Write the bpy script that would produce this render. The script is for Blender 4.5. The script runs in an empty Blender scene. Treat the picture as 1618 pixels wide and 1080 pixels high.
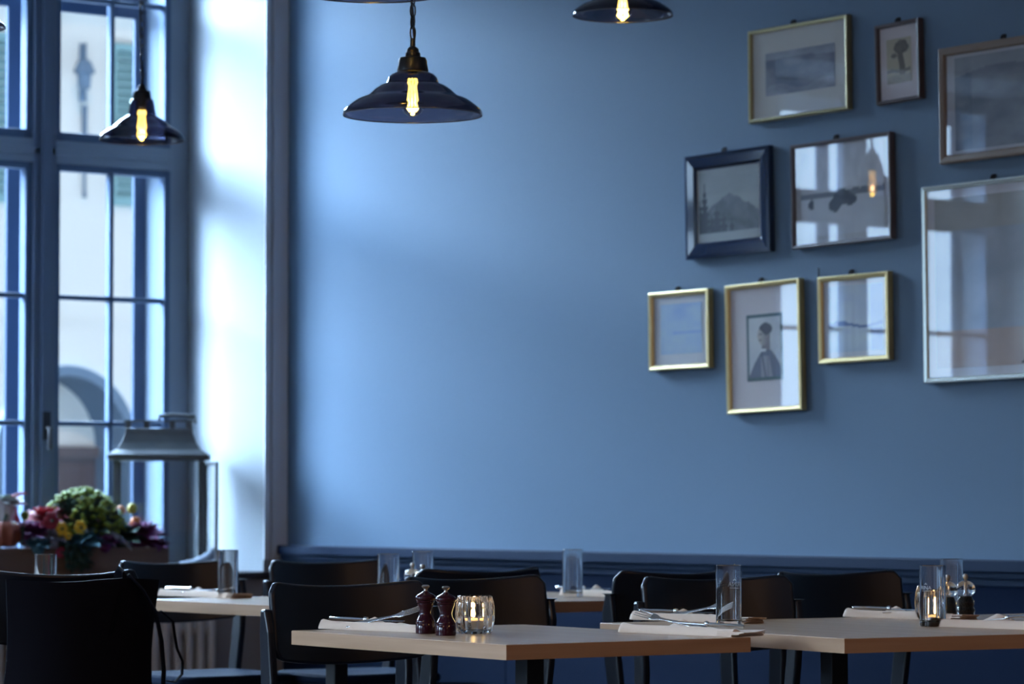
import bpy, bmesh, math, random
from mathutils import Vector, Matrix
from math import sin, cos, pi, radians
random.seed(7)
S = bpy.context.scene
COL = S.collection

# ------------------------------------------------------------------ camera
F_PX = 5300.0                       # focal length for the 1618 px wide frame
PITCH = math.atan(240 / F_PX)
CAM = Vector((11.94, -8.135, 1.08))
RIGHT = Vector((.6173, .7867, 0)); FWD = Vector((-.7867, .6173, 0)); UP = Vector((0, 0, 1))
cu = UP * cos(PITCH) - FWD * sin(PITCH)
cf = FWD * cos(PITCH) + UP * sin(PITCH)
cam_d = bpy.data.cameras.new('camera'); cam = bpy.data.objects.new('camera', cam_d); COL.objects.link(cam)
cam_d.sensor_width = 36; cam_d.lens = F_PX / 1618 * 36
cam_d.clip_end = 200; cam_d.clip_start = .05
cam.matrix_world = Matrix((RIGHT, cu, -cf)).transposed().to_4x4()
cam.matrix_world.translation = CAM
cam_d.dof.use_dof = True; cam_d.dof.focus_distance = 7.95; cam_d.dof.aperture_fstop = 5.6
cam_d.dof.aperture_blades = 0
S.camera = cam

def ray(px, py): return RIGHT * (px - 809) / F_PX + cu * (540 - py) / F_PX + cf
def at(px, py, z=.75):
    d = ray(px, py); return CAM + d * ((z - CAM.z) / d.z)
def on_wall(px, py, y=0.0):
    d = ray(px, py); return CAM + d * ((y - CAM.y) / d.y)

# ------------------------------------------------------------------ world, light, exposure
W = bpy.data.worlds.new('sky'); S.world = W; W.use_nodes = True
bg = W.node_tree.nodes['Background']
# hazy sky, brightest over the roofs on the street side (-X), dim behind this building
wn = W.node_tree; wtc = wn.nodes.new('ShaderNodeTexCoord'); wsx = wn.nodes.new('ShaderNodeSeparateXYZ'); wn.links.new(wtc.outputs['Generated'], wsx.inputs[0])
def mrange(out, a, b, c, d):
    n = wn.nodes.new('ShaderNodeMapRange'); n.interpolation_type = 'SMOOTHSTEP'; n.inputs[1].default_value = a; n.inputs[2].default_value = b; n.inputs[3].default_value = c; n.inputs[4].default_value = d
    wn.links.new(out, n.inputs[0]); return n.outputs[0]
def wmath(op, a, b):
    n = wn.nodes.new('ShaderNodeMath'); n.operation = op
    for i, q in enumerate((a, b)):
        if isinstance(q, (int, float)): n.inputs[i].default_value = q
        else: wn.links.new(q, n.inputs[i])
    return n.outputs[0]
SKY_BRIGHT, SKY_DIM = 150.0, .8
wn.links.new(wmath('ADD', wmath('MULTIPLY', mrange(wsx.outputs[0], .30, -.70, 0, SKY_BRIGHT), wmath('MULTIPLY', mrange(wsx.outputs[2], .11, .32, .045, 1), mrange(wsx.outputs[2], .35, .85, 1, .35))), SKY_DIM), bg.inputs[1])
bg.inputs[0].default_value = (.50, .72, 1.0, 1)
S.view_settings.view_transform = 'Standard'; S.view_settings.look = 'None'
S.view_settings.exposure = 0.0; S.view_settings.gamma = 1.0
S.view_settings.use_curve_mapping = False
S.cycles.use_denoising = True
S.cycles.max_bounces = 10; S.cycles.diffuse_bounces = 5; S.cycles.transparent_max_bounces = 24
S.cycles.transmission_bounces = 10; S.cycles.glossy_bounces = 5
S.cycles.sample_clamp_indirect = 6.0
S.cycles.caustics_reflective = False; S.cycles.caustics_refractive = False

def light(name, kind, loc, energy, color, rot=(0, 0, 0), size=None, size_y=None, **kw):
    d = bpy.data.lights.new(name, kind); d.energy = energy; d.color = color
    if size is not None:
        if kind == 'AREA':
            d.size = size
            if size_y: d.shape = 'RECTANGLE'; d.size_y = size_y
        elif kind == 'SUN': d.angle = size
        else: d.shadow_soft_size = size
    o = bpy.data.objects.new(name, d); COL.objects.link(o); o.location = loc; o.rotation_euler = rot
    for k, v in kw.items(): setattr(d, k, v) if hasattr(d, k) else setattr(d.cycles, k, v)
    return o
# sun from behind this building, falling on the facade across the street
SUN_DIR = Vector((-.75, .35, -.62)).normalized()
light('sun', 'SUN', (0, 0, 20), .95, (1.0, .80, .62), SUN_DIR.to_track_quat('-Z', 'Y').to_euler(), radians(2))
WIN_Y = [-.86, -4.00, -7.6]; WIN_HW = [.745, 1.10, .745]; WIN_TOPS = [3.90, 3.20, 3.20]
for y, hw, zt in zip(WIN_Y, WIN_HW, WIN_TOPS):
    p = light('sky_portal', 'AREA', (-.95, y, (zt + .75) / 2), 1, (1, 1, 1), (0, radians(-90), 0), zt - .7, 2 * hw)
    p.data.cycles.is_portal = True
FRONT_X = [2.6, 6.2, 9.8]
for x in FRONT_X:
    p = light('sky_portal', 'AREA', (x, -10.45, 2.05), 1, (1, 1, 1), (radians(90), 0, 0), 2.0, 2.5)
    p.data.cycles.is_portal = True
# warm ceiling lighting over the bar end of the room, behind the camera
for x, y in ((11.0, -3.0), (13.2, -6.0), (8.0, -8.8)):
    light('ceiling_downlight', 'AREA', (x, y, 3.9), 42, (1.0, .55, .25), (0, 0, 0), .35)

# ------------------------------------------------------------------ materials
MATS = {}
def mat(name, color=(.8, .8, .8), rough=.5, metal=0, spec=.5, coat=0, coat_r=.05, trans=0, ior=1.45, emit=None, es=0, noise=None, bump=None, sheen=0):
    if name in MATS: return MATS[name]
    m = bpy.data.materials.new(name); m.use_nodes = True; nt = m.node_tree; b = nt.nodes['Principled BSDF']
    b.inputs['Base Color'].default_value = (*color, 1); b.inputs['Roughness'].default_value = rough
    b.inputs['Metallic'].default_value = metal; b.inputs['Specular IOR Level'].default_value = spec
    b.inputs['Coat Weight'].default_value = coat; b.inputs['Coat Roughness'].default_value = coat_r
    b.inputs['Transmission Weight'].default_value = trans; b.inputs['IOR'].default_value = ior
    if sheen: b.inputs['Sheen Weight'].default_value = sheen
    if emit: b.inputs['Emission Color'].default_value = (*emit, 1); b.inputs['Emission Strength'].default_value = es
    tc = nt.nodes.new('ShaderNodeTexCoord')
    if noise:   # (scale vec, amount, second colour)
        sc, amt, c2 = noise
        mp = nt.nodes.new('ShaderNodeMapping'); mp.inputs['Scale'].default_value = sc
        nt.links.new(tc.outputs['Object'], mp.inputs[0])
        n = nt.nodes.new('ShaderNodeTexNoise'); n.inputs['Scale'].default_value = 1; n.inputs['Detail'].default_value = 6
        nt.links.new(mp.outputs[0], n.inputs['Vector'])
        r = nt.nodes.new('ShaderNodeValToRGB'); r.color_ramp.elements[0].position = .5 - amt; r.color_ramp.elements[1].position = .5 + amt
        r.color_ramp.elements[0].color = (*color, 1); r.color_ramp.elements[1].color = (*c2, 1)
        nt.links.new(n.outputs['Fac'], r.inputs[0]); nt.links.new(r.outputs[0], b.inputs['Base Color'])
    if bump:
        sc, st = bump
        n2 = nt.nodes.new('ShaderNodeTexNoise'); n2.inputs['Scale'].default_value = sc; n2.inputs['Detail'].default_value = 4
        nt.links.new(tc.outputs['Object'], n2.inputs['Vector'])
        bp = nt.nodes.new('ShaderNodeBump'); bp.inputs['Strength'].default_value = st; bp.inputs['Distance'].default_value = .002
        nt.links.new(n2.outputs['Fac'], bp.inputs['Height']); nt.links.new(bp.outputs[0], b.inputs['Normal'])
    MATS[name] = m; return m
def thin_glass(name, tint, refl, rough=.01):
    m = bpy.data.materials.new(name); m.use_nodes = True; nt = m.node_tree
    nt.nodes.remove(nt.nodes['Principled BSDF']); out = nt.nodes['Material Output']
    t = nt.nodes.new('ShaderNodeBsdfTransparent'); t.inputs[0].default_value = (*tint, 1)
    g = nt.nodes.new('ShaderNodeBsdfGlossy'); g.inputs['Roughness'].default_value = rough
    mx = nt.nodes.new('ShaderNodeMixShader'); fr = nt.nodes.new('ShaderNodeLayerWeight'); fr.inputs[0].default_value = .5
    pw = nt.nodes.new('ShaderNodeMath'); pw.operation = 'POWER'; pw.inputs[1].default_value = 5; nt.links.new(fr.outputs['Facing'], pw.inputs[0])
    ma = nt.nodes.new('ShaderNodeMath'); ma.operation = 'MULTIPLY_ADD'; ma.inputs[1].default_value = 1 - refl; ma.inputs[2].default_value = refl; nt.links.new(pw.outputs[0], ma.inputs[0])
    nt.links.new(ma.outputs[0], mx.inputs[0]); nt.links.new(t.outputs[0], mx.inputs[1]); nt.links.new(g.outputs[0], mx.inputs[2])
    nt.links.new(mx.outputs[0], out.inputs[0]); MATS[name] = m; return m
def attr_mat(name, rough=.6):
    m = bpy.data.materials.new(name); m.use_nodes = True; nt = m.node_tree; b = nt.nodes['Principled BSDF']
    a = nt.nodes.new('ShaderNodeVertexColor'); a.layer_name = 'ink'
    nt.links.new(a.outputs[0], b.inputs['Base Color']); b.inputs['Roughness'].default_value = rough; MATS[name] = m; return m

M_WALL = mat('blue_wall_paint', (.125, .195, .285), .62, spec=.3, bump=(90, .12))
M_WAINS = mat('dark_blue_panel_paint', (.007, .014, .036), .8, spec=.05)
M_RAIL = mat('dark_blue_rail_paint', (.012, .026, .060), .6, spec=.15)
M_WHITE = mat('white_reveal_paint', (.32, .352, .385), .6, bump=(40, .1))
M_PLASTER = mat('warm_grey_plaster', (.30, .29, .29), .7, bump=(40, .1))
M_FRAME = mat('window_frame_paint', (.22, .27, .34), .5, spec=.3)
M_CASE = mat('casement_paint', (.075, .115, .19), .55, spec=.2)
M_POST = mat('window_post_paint', (.09, .12, .18), .4)
M_SILL = mat('dark_sill_wood', (.05, .045, .05), .4)
M_FLOOR = mat('dark_floor_boards', (.035, .03, .03), .45, noise=((1, 14, 1), .3, (.07, .055, .05)))
M_CEIL = mat('ceiling_paint', (.80, .80, .80), .8)
M_WARMW = mat('room_wall_paint', (.36, .27, .19), .8)
M_OAK = mat('oak_table_top', (.47, .315, .20), .27, spec=.5, noise=((1.2, 26, 8), .28, (.40, .255, .155)))
M_OAKE = mat('oak_table_edge', (.44, .265, .155), .4, noise=((2.5, 2.5, 60), .3, (.32, .175, .09)))
M_BLACK = mat('black_lacquered_wood', (.006, .008, .014), .3, spec=.45)
M_BLACKM = mat('black_table_metal', (.006, .008, .012), .55)
M_SEAT = mat('black_lacquered_seat', (.016, .026, .050), .8, spec=.04)
M_NAP = mat('beige_linen', (.68, .52, .40), .85, sheen=.1, bump=(600, .25))
M_STEEL = mat('polished_steel', (.75, .75, .76), .16, metal=1)
M_RED = mat('dark_red_lacquer', (.026, .002, .007), .13, spec=.35, coat=.1)
M_NICKEL = mat('aged_nickel', (.35, .31, .27), .3, metal=1)
M_GLASS = mat('clear_glass', (1, 1, 1), .0, trans=1, ior=1.48)
M_ACRY = mat('clear_acrylic', (1, 1, 1), .02, trans=1, ior=1.42)
M_PEPPER = mat('peppercorns', (.02, .014, .012), .7, noise=((300, 300, 300), .15, (.10, .07, .05)))
M_SALT = mat('coarse_salt', (.85, .85, .85), .7)
M_WAX = mat('candle_wax', (.85, .62, .35), .5, emit=(1, .55, .18), es=1.6)  # flame's glow in the wax put in as emission of its own
M_FLAME = mat('candle_flame', (1, .8, .4), .5, emit=(1, .72, .30), es=26)
M_TIN = mat('tea_light_tin', (.6, .6, .6), .3, metal=1)
M_SHADE = thin_glass('smoked_glass_shade', (.15, .14, .19), .045, .14)
M_BULB = thin_glass('bulb_glass', (.97, .95, .90), .06)
M_FIL = mat('glowing_filament', (1, .8, .3), .5, emit=(1, .68, .12), es=20)
M_BMETAL = mat('black_lamp_metal', (.008, .009, .013), .35)
M_PANE = thin_glass('window_pane_glass', (.97, .98, .98), .03)
M_PGLASS = thin_glass('picture_glass', (.99, .99, 1.0), .12)
M_FACADE = mat('cream_facade_render', (.58, .545, .49), .9)
M_SHUT = mat('green_shutter_paint', (.16, .27, .27), .7)
M_DARKEXT = mat('dark_arch_stone', (.10, .14, .19), .8)
M_STREET = mat('street_paving', (.30, .29, .28), .9)
M_ZINC = mat('grey_zinc', (.07, .08, .09), .5, metal=.4, noise=((9, 9, 9), .3, (.11, .12, .13)))
M_RAD = mat('radiator_enamel', (.62, .58, .55), .4)
M_BOXW = mat('brown_planter_wood', (.22, .14, .10), .7, noise=((3, 3, 40), .3, (.14, .09, .065)))
M_BAG = mat('black_bag_cloth', (.006, .006, .010), .8, spec=.1)
M_INK = mat('etched_white', (.85, .87, .9), .6)
_nt = M_INK.node_tree; _t = _nt.nodes.new('ShaderNodeBsdfTranslucent'); _t.inputs[0].default_value = (.9, .92, .95, 1); _m = _nt.nodes.new('ShaderNodeMixShader')
_nt.links.new(_nt.nodes['Principled BSDF'].outputs[0], _m.inputs[1]); _nt.links.new(_t.outputs[0], _m.inputs[2]); _nt.links.new(_m.outputs[0], _nt.nodes['Material Output'].inputs[0])
M_PRINT = attr_mat('printed_paper')
M_HOOK = mat('dark_hook_metal', (.03, .03, .035), .4, metal=.6)

# ------------------------------------------------------------------ builders
class MB:
    def __init__(s): s.v = []; s.f = []; s.mi = []; s.sm = []
    def add(s, vs, fs, mi=0, smooth=False, mtx=None):
        o = len(s.v)
        for v in vs:
            v = Vector(v); s.v.append(mtx @ v if mtx else v)
        for f in fs: s.f.append([i + o for i in f]); s.mi.append(mi); s.sm.append(smooth)
        return s
    def box(s, a, b, mi=0, mtx=None):
        x0, y0, z0 = a; x1, y1, z1 = b
        vs = [(x0, y0, z0), (x1, y0, z0), (x1, y1, z0), (x0, y1, z0), (x0, y0, z1), (x1, y0, z1), (x1, y1, z1), (x0, y1, z1)]
        return s.add(vs, [(0, 3, 2, 1), (4, 5, 6, 7), (0, 1, 5, 4), (1, 2, 6, 5), (2, 3, 7, 6), (3, 0, 4, 7)], mi, False, mtx)
    def lathe(s, prof, n=32, c=(0, 0, 0), mi=0, smooth=True, flute=0, nf=0, closed=False, mtx=None, nflute=99):
        vs = []; fs = []; k = len(prof)
        for i in range(n):
            a = 2 * pi * i / n; w = 1 + (flute * abs(cos(a * nf / 2)) if nf else 0)
            for q_, (r, z) in enumerate(prof):
                ww = w if q_ < nflute else 1
                vs.append((c[0] + r * ww * cos(a), c[1] + r * ww * sin(a), c[2] + z))
        for i in range(n):
            j = (i + 1) % n
            for q in range(k - 1 + (1 if closed else 0)):
                q2 = (q + 1) % k
                fs.append((i * k + q, j * k + q, j * k + q2, i * k + q2))
        return s.add(vs, fs, mi, smooth, mtx)
    def tube(s, pts, r, n=10, mi=0, caps=True, smooth=True, mtx=None, flat=1.0):
        pts = [Vector(p) for p in pts]; rs = r if isinstance(r, (list, tuple)) else [r] * len(pts)
        vs = []; fs = []; nrm = None
        for i, p in enumerate(pts):
            t = (pts[min(i + 1, len(pts) - 1)] - pts[max(i - 1, 0)]).normalized()
            if nrm is None:
                nrm = t.orthogonal().normalized() if abs(t.z) > .95 else t.cross(Vector((0, 0, 1))).normalized()
            nrm = (nrm - t * nrm.dot(t)).normalized(); bn = t.cross(nrm)
            for k in range(n):
                a = 2 * pi * k / n; vs.append(p + nrm * rs[i] * cos(a) + bn * rs[i] * sin(a) * flat)
        for i in range(len(pts) - 1):
            for k in range(n):
                k2 = (k + 1) % n; fs.append((i * n + k, i * n + k2, (i + 1) * n + k2, (i + 1) * n + k))
        if caps:
            fs.append(tuple(range(n))[::-1]); fs.append(tuple((len(pts) - 1) * n + k for k in range(n)))
        return s.add(vs, fs, mi, smooth, mtx)
    def bar(s, p, q, w, t, ref=(0, 0, 1), mi=0, w2=None, t2=None):
        """square bar from p to q; w along cross(ref), t along the other"""
        p = Vector(p); q = Vector(q); d = (q - p).normalized(); a = d.cross(Vector(ref))
        if a.length < .01: a = Vector((1, 0, 0))
        a.normalize(); b = d.cross(a); w2 = w2 or w; t2 = t2 or t; vs = []
        for P, ww, tt in ((p, w, t), (q, w2, t2)):
            for sx, sy in ((-1, -1), (1, -1), (1, 1), (-1, 1)): vs.append(P + a * sx * ww / 2 + b * sy * tt / 2)
        return s.add(vs, [(0, 3, 2, 1), (4, 5, 6, 7), (0, 1, 5, 4), (1, 2, 6, 5), (2, 3, 7, 6), (3, 0, 4, 7)], mi)
    def ball(s, c, r, n=10, m=7, mi=0, sc=(1, 1, 1), jit=0):
        vs = [(c[0], c[1], c[2] - r * sc[2])]; fs = []
        for i in range(1, m):
            b = -pi / 2 + pi * i / m
            for k in range(n):
                a = 2 * pi * k / n; rr = r * (1 + random.uniform(-jit, jit))
                vs.append((c[0] + rr * sc[0] * cos(b) * cos(a), c[1] + rr * sc[1] * cos(b) * sin(a), c[2] + rr * sc[2] * sin(b)))
        vs.append((c[0], c[1], c[2] + r * sc[2])); L = len(vs) - 1
        for k in range(n):
            k2 = (k + 1) % n; fs.append((0, 1 + k2, 1 + k)); fs.append((L, L - n + k, L - n + k2))
            for i in range(m - 2): fs.append((1 + i * n + k, 1 + i * n + k2, 1 + (i + 1) * n + k2, 1 + (i + 1) * n + k))
        return s.add(vs, fs, mi, True)
    def leaf(s, p, d, L, w, mi=0, curl=.3):
        p = Vector(p); d = Vector(d).normalized(); a = d.cross(Vector((random.uniform(-.4, .4), random.uniform(-.4, .4), 1))).normalized(); n = a.cross(d)
        vs = [p, p + d * L * .4 + a * w / 2 + n * L * .1, p + d * L - n * L * curl, p + d * L * .4 - a * w / 2 + n * L * .1, p + d * L * .5 + n * L * .05]
        return s.add(vs, [(0, 1, 4), (1, 2, 4), (2, 3, 4), (3, 0, 4)], mi, True)
    def build(s, name, mats, parent=None, bevel=0, subsurf=0, **props):
        me = bpy.data.meshes.new(name); me.from_pydata([tuple(v) for v in s.v], [], s.f)
        if not isinstance(mats, (list, tuple)): mats = [mats]
        for m in mats: me.materials.append(m)
        me.polygons.foreach_set('material_index', s.mi); me.polygons.foreach_set('use_smooth', s.sm)
        me.update()
        if any(s.sm): me.set_sharp_from_angle(angle=radians(38))
        o = bpy.data.objects.new(name, me); COL.objects.link(o)
        if parent: o.parent = parent
        if bevel:
            md = o.modifiers.new('bevel', 'BEVEL'); md.width = bevel; md.segments = 2; md.limit_method = 'ANGLE'; md.angle_limit = radians(40)
        if subsurf:
            md = o.modifiers.new('sub', 'SUBSURF'); md.levels = subsurf; md.render_levels = subsurf
        for k, v in props.items(): o[k] = v
        return o
def thing(name, label, cat, loc=(0, 0, 0), yaw=0, group=None):
    o = bpy.data.objects.new(name, None); COL.objects.link(o); o.location = loc; o.rotation_euler = (0, 0, yaw)
    o.empty_display_size = .1
    o['label'] = label; o['category'] = cat
    if group: o['group'] = group
    return o
def copy_tree(o, parent=None):
    c = o.copy(); COL.objects.link(c); c.parent = parent
    for ch in list(o.children): copy_tree(ch, c)
    return c
def copy_thing(o, label, loc, yaw=0):
    c = copy_tree(o); c['label'] = label; c.location = loc; c.rotation_euler = (0, 0, yaw); return c
def struct(o): o['kind'] = 'structure'; return o

# ------------------------------------------------------------------ room shell
RX, RY, RZ = 14.5, -10.2, 4.5
m = MB(); m.box((0, 0, -.05), (RX, .3, RZ)); struct(m.build('wall_back', M_WALL))
m = MB(); m.box((-.70, RY - .3, -.12), (RX + .3, .3, 0)); struct(m.build('floor', M_FLOOR))
m = MB(); m.box((-.70, RY - .3, RZ), (RX + .3, .3, RZ + .2)); struct(m.build('ceiling', M_CEIL))
m = MB(); m.box((RX, RY, 0), (RX + .3, .3, RZ)); struct(m.build('wall_right', M_WARMW))
m = MB(); xs = [-.70]
for x in FRONT_X: xs += [x - 1.0, x + 1.0]
xs.append(RX + .3)
for i in range(0, len(xs), 2): m.box((xs[i], RY - .3, 0), (xs[i + 1], RY, RZ))
for x in FRONT_X: m.box((x - 1, RY - .3, 0), (x + 1, RY, .8)); m.box((x - 1, RY - .3, 3.3), (x + 1, RY, RZ))
struct(m.build('wall_front', M_WARMW))
# window wall with deep openings
ZB = .75
m = MB(); edges = []
ys = [0.3]
for y, HW in zip(WIN_Y, WIN_HW): ys += [y + HW, y - HW]
ys.append(RY)
for i in range(0, len(ys), 2): m.box((-.70, ys[i + 1], 0), (0, ys[i], RZ), 0)
for y, HW, ZT in zip(WIN_Y, WIN_HW, WIN_TOPS):
    m.box((-.70, y - HW, 0), (-.02, y + HW, ZB - .03), 1); m.box((-.70, y - HW, ZT), (0, y + HW, RZ), 0)
struct(m.build('wall_left', [M_WHITE, M_PLASTER]))
# plaster face of the pier beside the corner and panels under the windows
m = MB(); m.box((0, -.075, .80), (.012, 0, RZ)); m.box((0, -.115, .80), (.008, -.086, RZ))
struct(m.build('trim_1', mat('grey_pier_trim_paint', (.74, .78, .84), .6)))
m = MB(); m.box((0, RY, 0), (.02, 0, ZB - .032)); struct(m.build('trim_2', M_PLASTER))
for i, (y, HW) in enumerate(zip(WIN_Y, WIN_HW)):
    m = MB(); m.box((-.66, y - HW + .002, ZB - .03), (.05, y + HW - .002 if i else -.002, ZB)); struct(m.build('trim_%d' % (3 + i), M_SILL, bevel=.006))
# rail and wainscot on the blue wall
m = MB(); m.box((.02, -.060, .822), (RX, 0, .862)); m.box((.02, -.045, .800), (RX, 0, .822)); m.box((.02, -.035, .775), (RX, 0, .80))
struct(m.build('trim_7', M_RAIL, bevel=.004))
m = MB(); x = .02
for w in (1.55, 1.62, 1.62, 1.62, 1.62, 1.62, 1.62, 1.62, 1.5):
    m.box((x, -.028, .10), (min(x + w - .004, RX), 0, .775)); x += w
struct(m.build('trim_8', M_WAINS, bevel=.002))
m = MB(); m.box((.02, -.045, 0), (RX, 0, .10)); struct(m.build('baseboard_back', M_WAINS))

# ------------------------------------------------------------------ windows: inner casements and outer frame
def window(i, yc, HW, ZT):
    w = thing('window_%d' % (i + 1), '', 'window', (0, yc, 0)); del w['label']; del w['category']; w['kind'] = 'structure'
    H = HW - .003; xi = -.62; t = .045
    f = MB()  # fixed frame
    f.box((xi - t, -H, ZB), (xi + t * .5, -H + .10, ZT)); f.box((xi - t, H - .10, ZB), (xi + t * .5, H, ZT))
    f.box((xi - t, -H + .10, ZB), (xi + t * .5, H - .10, ZB + .05)); f.box((xi - t, -H + .10, ZT - .06), (xi + t * .5, H - .10, ZT - .002))
    f.box((xi - t, -H + .10, 2.50), (xi + t * .9, H - .10, 2.60)); f.box((xi - t, -H + .10, 2.535), (xi + t * 1.1, H - .10, 2.565))
    f.build('window_frame', M_FRAME, w, bevel=.004)
    p = MB(); p.box((xi - t, -.055, ZB + .05), (xi + t * 1.1, .055, ZT - .06)); p.box((xi, -.022, ZB + .05), (xi + t * 1.5, .022, ZT - .06))
    p.build('window_post', M_POST, w, bevel=.004)
    h = MB(); h.tube([(xi + .07, 0, 1.36), (xi + .10, 0, 1.36), (xi + .10, 0, 1.27)], .010); h.box((xi + .06, -.018, 1.31), (xi + .075, .018, 1.43))
    h.build('window_handle', M_HOOK, w)
    for s in (-1, 1):
        for (z0, z1, rows) in ((ZB + .05, 2.50, 3), (2.60, ZT - .06, 2 if ZT > 3.5 else 1)):
            a, b = sorted((s * .055, s * (H - .10)))
            c = MB(); e = .030
            c.box((xi - .02, a, z0), (xi + .03, a + e, z1)); c.box((xi - .02, b - e, z0), (xi + .03, b, z1))
            c.box((xi - .02, a + e, z0), (xi + .03, b - e, z0 + e * 1.3)); c.box((xi - .02, a + e, z1 - e), (xi + .03, b - e, z1))
            ym = (a + b) / 2; c.box((xi - .012, ym - .011, z0 + e), (xi + .022, ym + .011, z1 - e))
            for k in range(1, rows):
                zz = (z0 + e * 1.3) + (z1 - e - z0 - e * 1.3) * k / rows
                c.box((xi - .012, a + e, zz - .011), (xi + .022, b - e, zz + .011))
            c = c.build('casement', M_CASE, w, bevel=.003)
            g = MB(); g.box((xi + .002, a + e * .6, z0 + e * .6), (xi + .005, b - e * .6, z1 - e * .6)); g.build('pane', M_PANE, c)
    o = MB(); xo = -.84; Ho = HW + .045; st = Ho - (HW - .140)  # outer frame
    o.box((xo - .012, -Ho, ZB), (xo + .012, -Ho + st, ZT + .05)); o.box((xo - .012, Ho - st, ZB), (xo + .012, Ho, ZT + .05))
    o.box((xo - .012, -Ho + st, ZT - .13), (xo + .012, Ho - st, ZT + .05)); o.box((xo - .012, -Ho + st, ZB), (xo + .012, Ho - st, ZB + .08))
    o.box((xo - .012, -.04, ZB + .08), (xo + .012, .04, ZT - .13)); o.box((xo - .012, -Ho + st, 2.50), (xo + .012, -.04, 2.60)); o.box((xo - .012, .04, 2.50), (xo + .012, Ho - st, 2.60))
    if ZT > 3.5: o.box((xo - .012, -Ho + st, 3.20), (xo + .012, -.04, 3.31)); o.box((xo - .012, .04, 3.20), (xo + .012, Ho - st, 3.31))
    o.build('outer_frame', mat('outer_frame_paint', (.028, .045, .08), .7, spec=.15), w, bevel=.004)
    l = MB()
    for s in (-1, 1):
        y0, y1 = sorted((s * (HW - .083), s * (HW + .045))); l.box((xo + .013, y0, ZB), (-.702, y1, ZT + .05)); y0, y1 = sorted((s * (HW - .083), s * (HW - .004))); l.box((-.702, y0, ZB), (-.667, y1, ZT - .01))
    l.build('window_reveal', mat('outer_reveal_paint', (.10, .125, .16), .8, spec=.1), w)
    return w
for i, y in enumerate(WIN_Y): window(i, y, WIN_HW[i], WIN_TOPS[i])
for i, x in enumerate(FRONT_X):     # unseen windows added behind the camera to fill the blue wall with daylight
    w = bpy.data.objects.new('window_%d' % (4 + i), None); COL.objects.link(w); w.location = (x, RY - .15, 0); w['kind'] = 'structure'
    m = MB()
    for a in (-.97, 0, .97): m.box((a - .03, -.03, .8), (a + .03, .03, 3.3))
    for z in (.83, 2.4, 3.27): m.box((-.94, -.028, z - .03), (.94, .028, z + .03))
    m.build('window_frame', M_FRAME, w)

# ------------------------------------------------------------------ outside
m = MB(); m.box((-16, -14, -.35), (-.9, 26, -.20)); struct(m.build('ground_street', M_STREET))
fx = -12.0
ARC = at(107, 690, 0) ; d = ray(105, 700); ARC = CAM + d * ((fx - CAM.x) / d.x)
ac = ARC.y; az = ARC.z - .02; R1 = .66
# facade front built around an arched opening
m = MB(); N = 24
def facade_band():
    vs = []; fs = []
    for k in range(N + 1):
        a = pi * k / N; vs.append((fx, ac + R1 * cos(a), az + R1 * sin(a)))
        t = min(3.0 / max(abs(cos(a)), 1e-6), (5.25 - az) / max(sin(a), 1e-6)); vs.append((fx, ac + t * cos(a), az + t * sin(a)))
    for k in range(N): fs.append((2 * k, 2 * k + 1, 2 * k + 3, 2 * k + 2))
    return vs, fs
vs, fs = facade_band(); m.add(vs, fs)
m.box((fx - .4, -13.0, -.3), (fx, ac - 3, 5.25)); m.box((fx - .4, ac + 3, -.3), (fx, 26, 5.25))
m.box((fx - .4, ac - 3, -.3), (fx, ac - R1, az)); m.box((fx - .4, ac + R1, -.3), (fx, ac + 3, az))
m.box((fx - .02, ac - 3, 1.08 + 272 * 27.6 / 5300 - .012), (fx + .012, ac + 3, 1.08 + 272 * 27.6 / 5300 + .012))
m.box((fx - .4, -13.0, 5.25), (fx + .35, 26, 5.45))
# arch lining
fa = thing('facade_building', 'cream rendered building front across the street, seen through the window', 'building', (0, 0, 0))
m.build('facade_wall', M_FACADE, fa)
m = MB(); vs = []; fs = []
for k in range(N + 1):
    a = pi * k / N
    for (x, r) in ((fx + .03, R1 + .0), (fx + .03, R1 - .085), (fx - .75, R1 - .085)): vs.append((x, ac + r * cos(a), az + r * sin(a)))
for k in range(N):
    for q in range(2): fs.append((3 * k + q, 3 * k + 3 + q, 3 * k + 4 + q, 3 * k + 1 + q))
m.add(vs, fs)
m.box((fx - .75, ac - R1, -.3), (fx + .03, ac - R1 + .08, az)); m.box((fx - .75, ac + R1 - .08, -.3), (fx + .03, ac + R1, az))
m.build('arch_surround', M_DARKEXT, fa)
m = MB(); vs = [(fx - .5, ac, az)]; fs = []
for k in range(N + 1):
    a = pi * k / N; vs.append((fx - .5, ac + (R1 - .08) * cos(a), az + (R1 - .08) * sin(a)))
for k in range(N): fs.append((0, k + 1, k + 2))
m.add(vs, fs); m.build('arch_light', mat('pale_fanlight', (.60, .56, .50), .6), fa)
m = MB(); m.box((fx - .55, ac - R1 + .08, -.3), (fx - .5, ac + R1 - .08, az - .09)); m.box((fx - .56, ac - R1 + .08, az - .09), (fx - .44, ac + R1 - .08, az))
m.box((fx - .50, ac - .05, -.3), (fx - .46, ac + .01, az - .09), 1)
m.build('arch_door', [mat('brown_door_wood', (.085, .06, .06), .5), mat('pale_green_door_post', (.35, .42, .38), .5)], fa)
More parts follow.
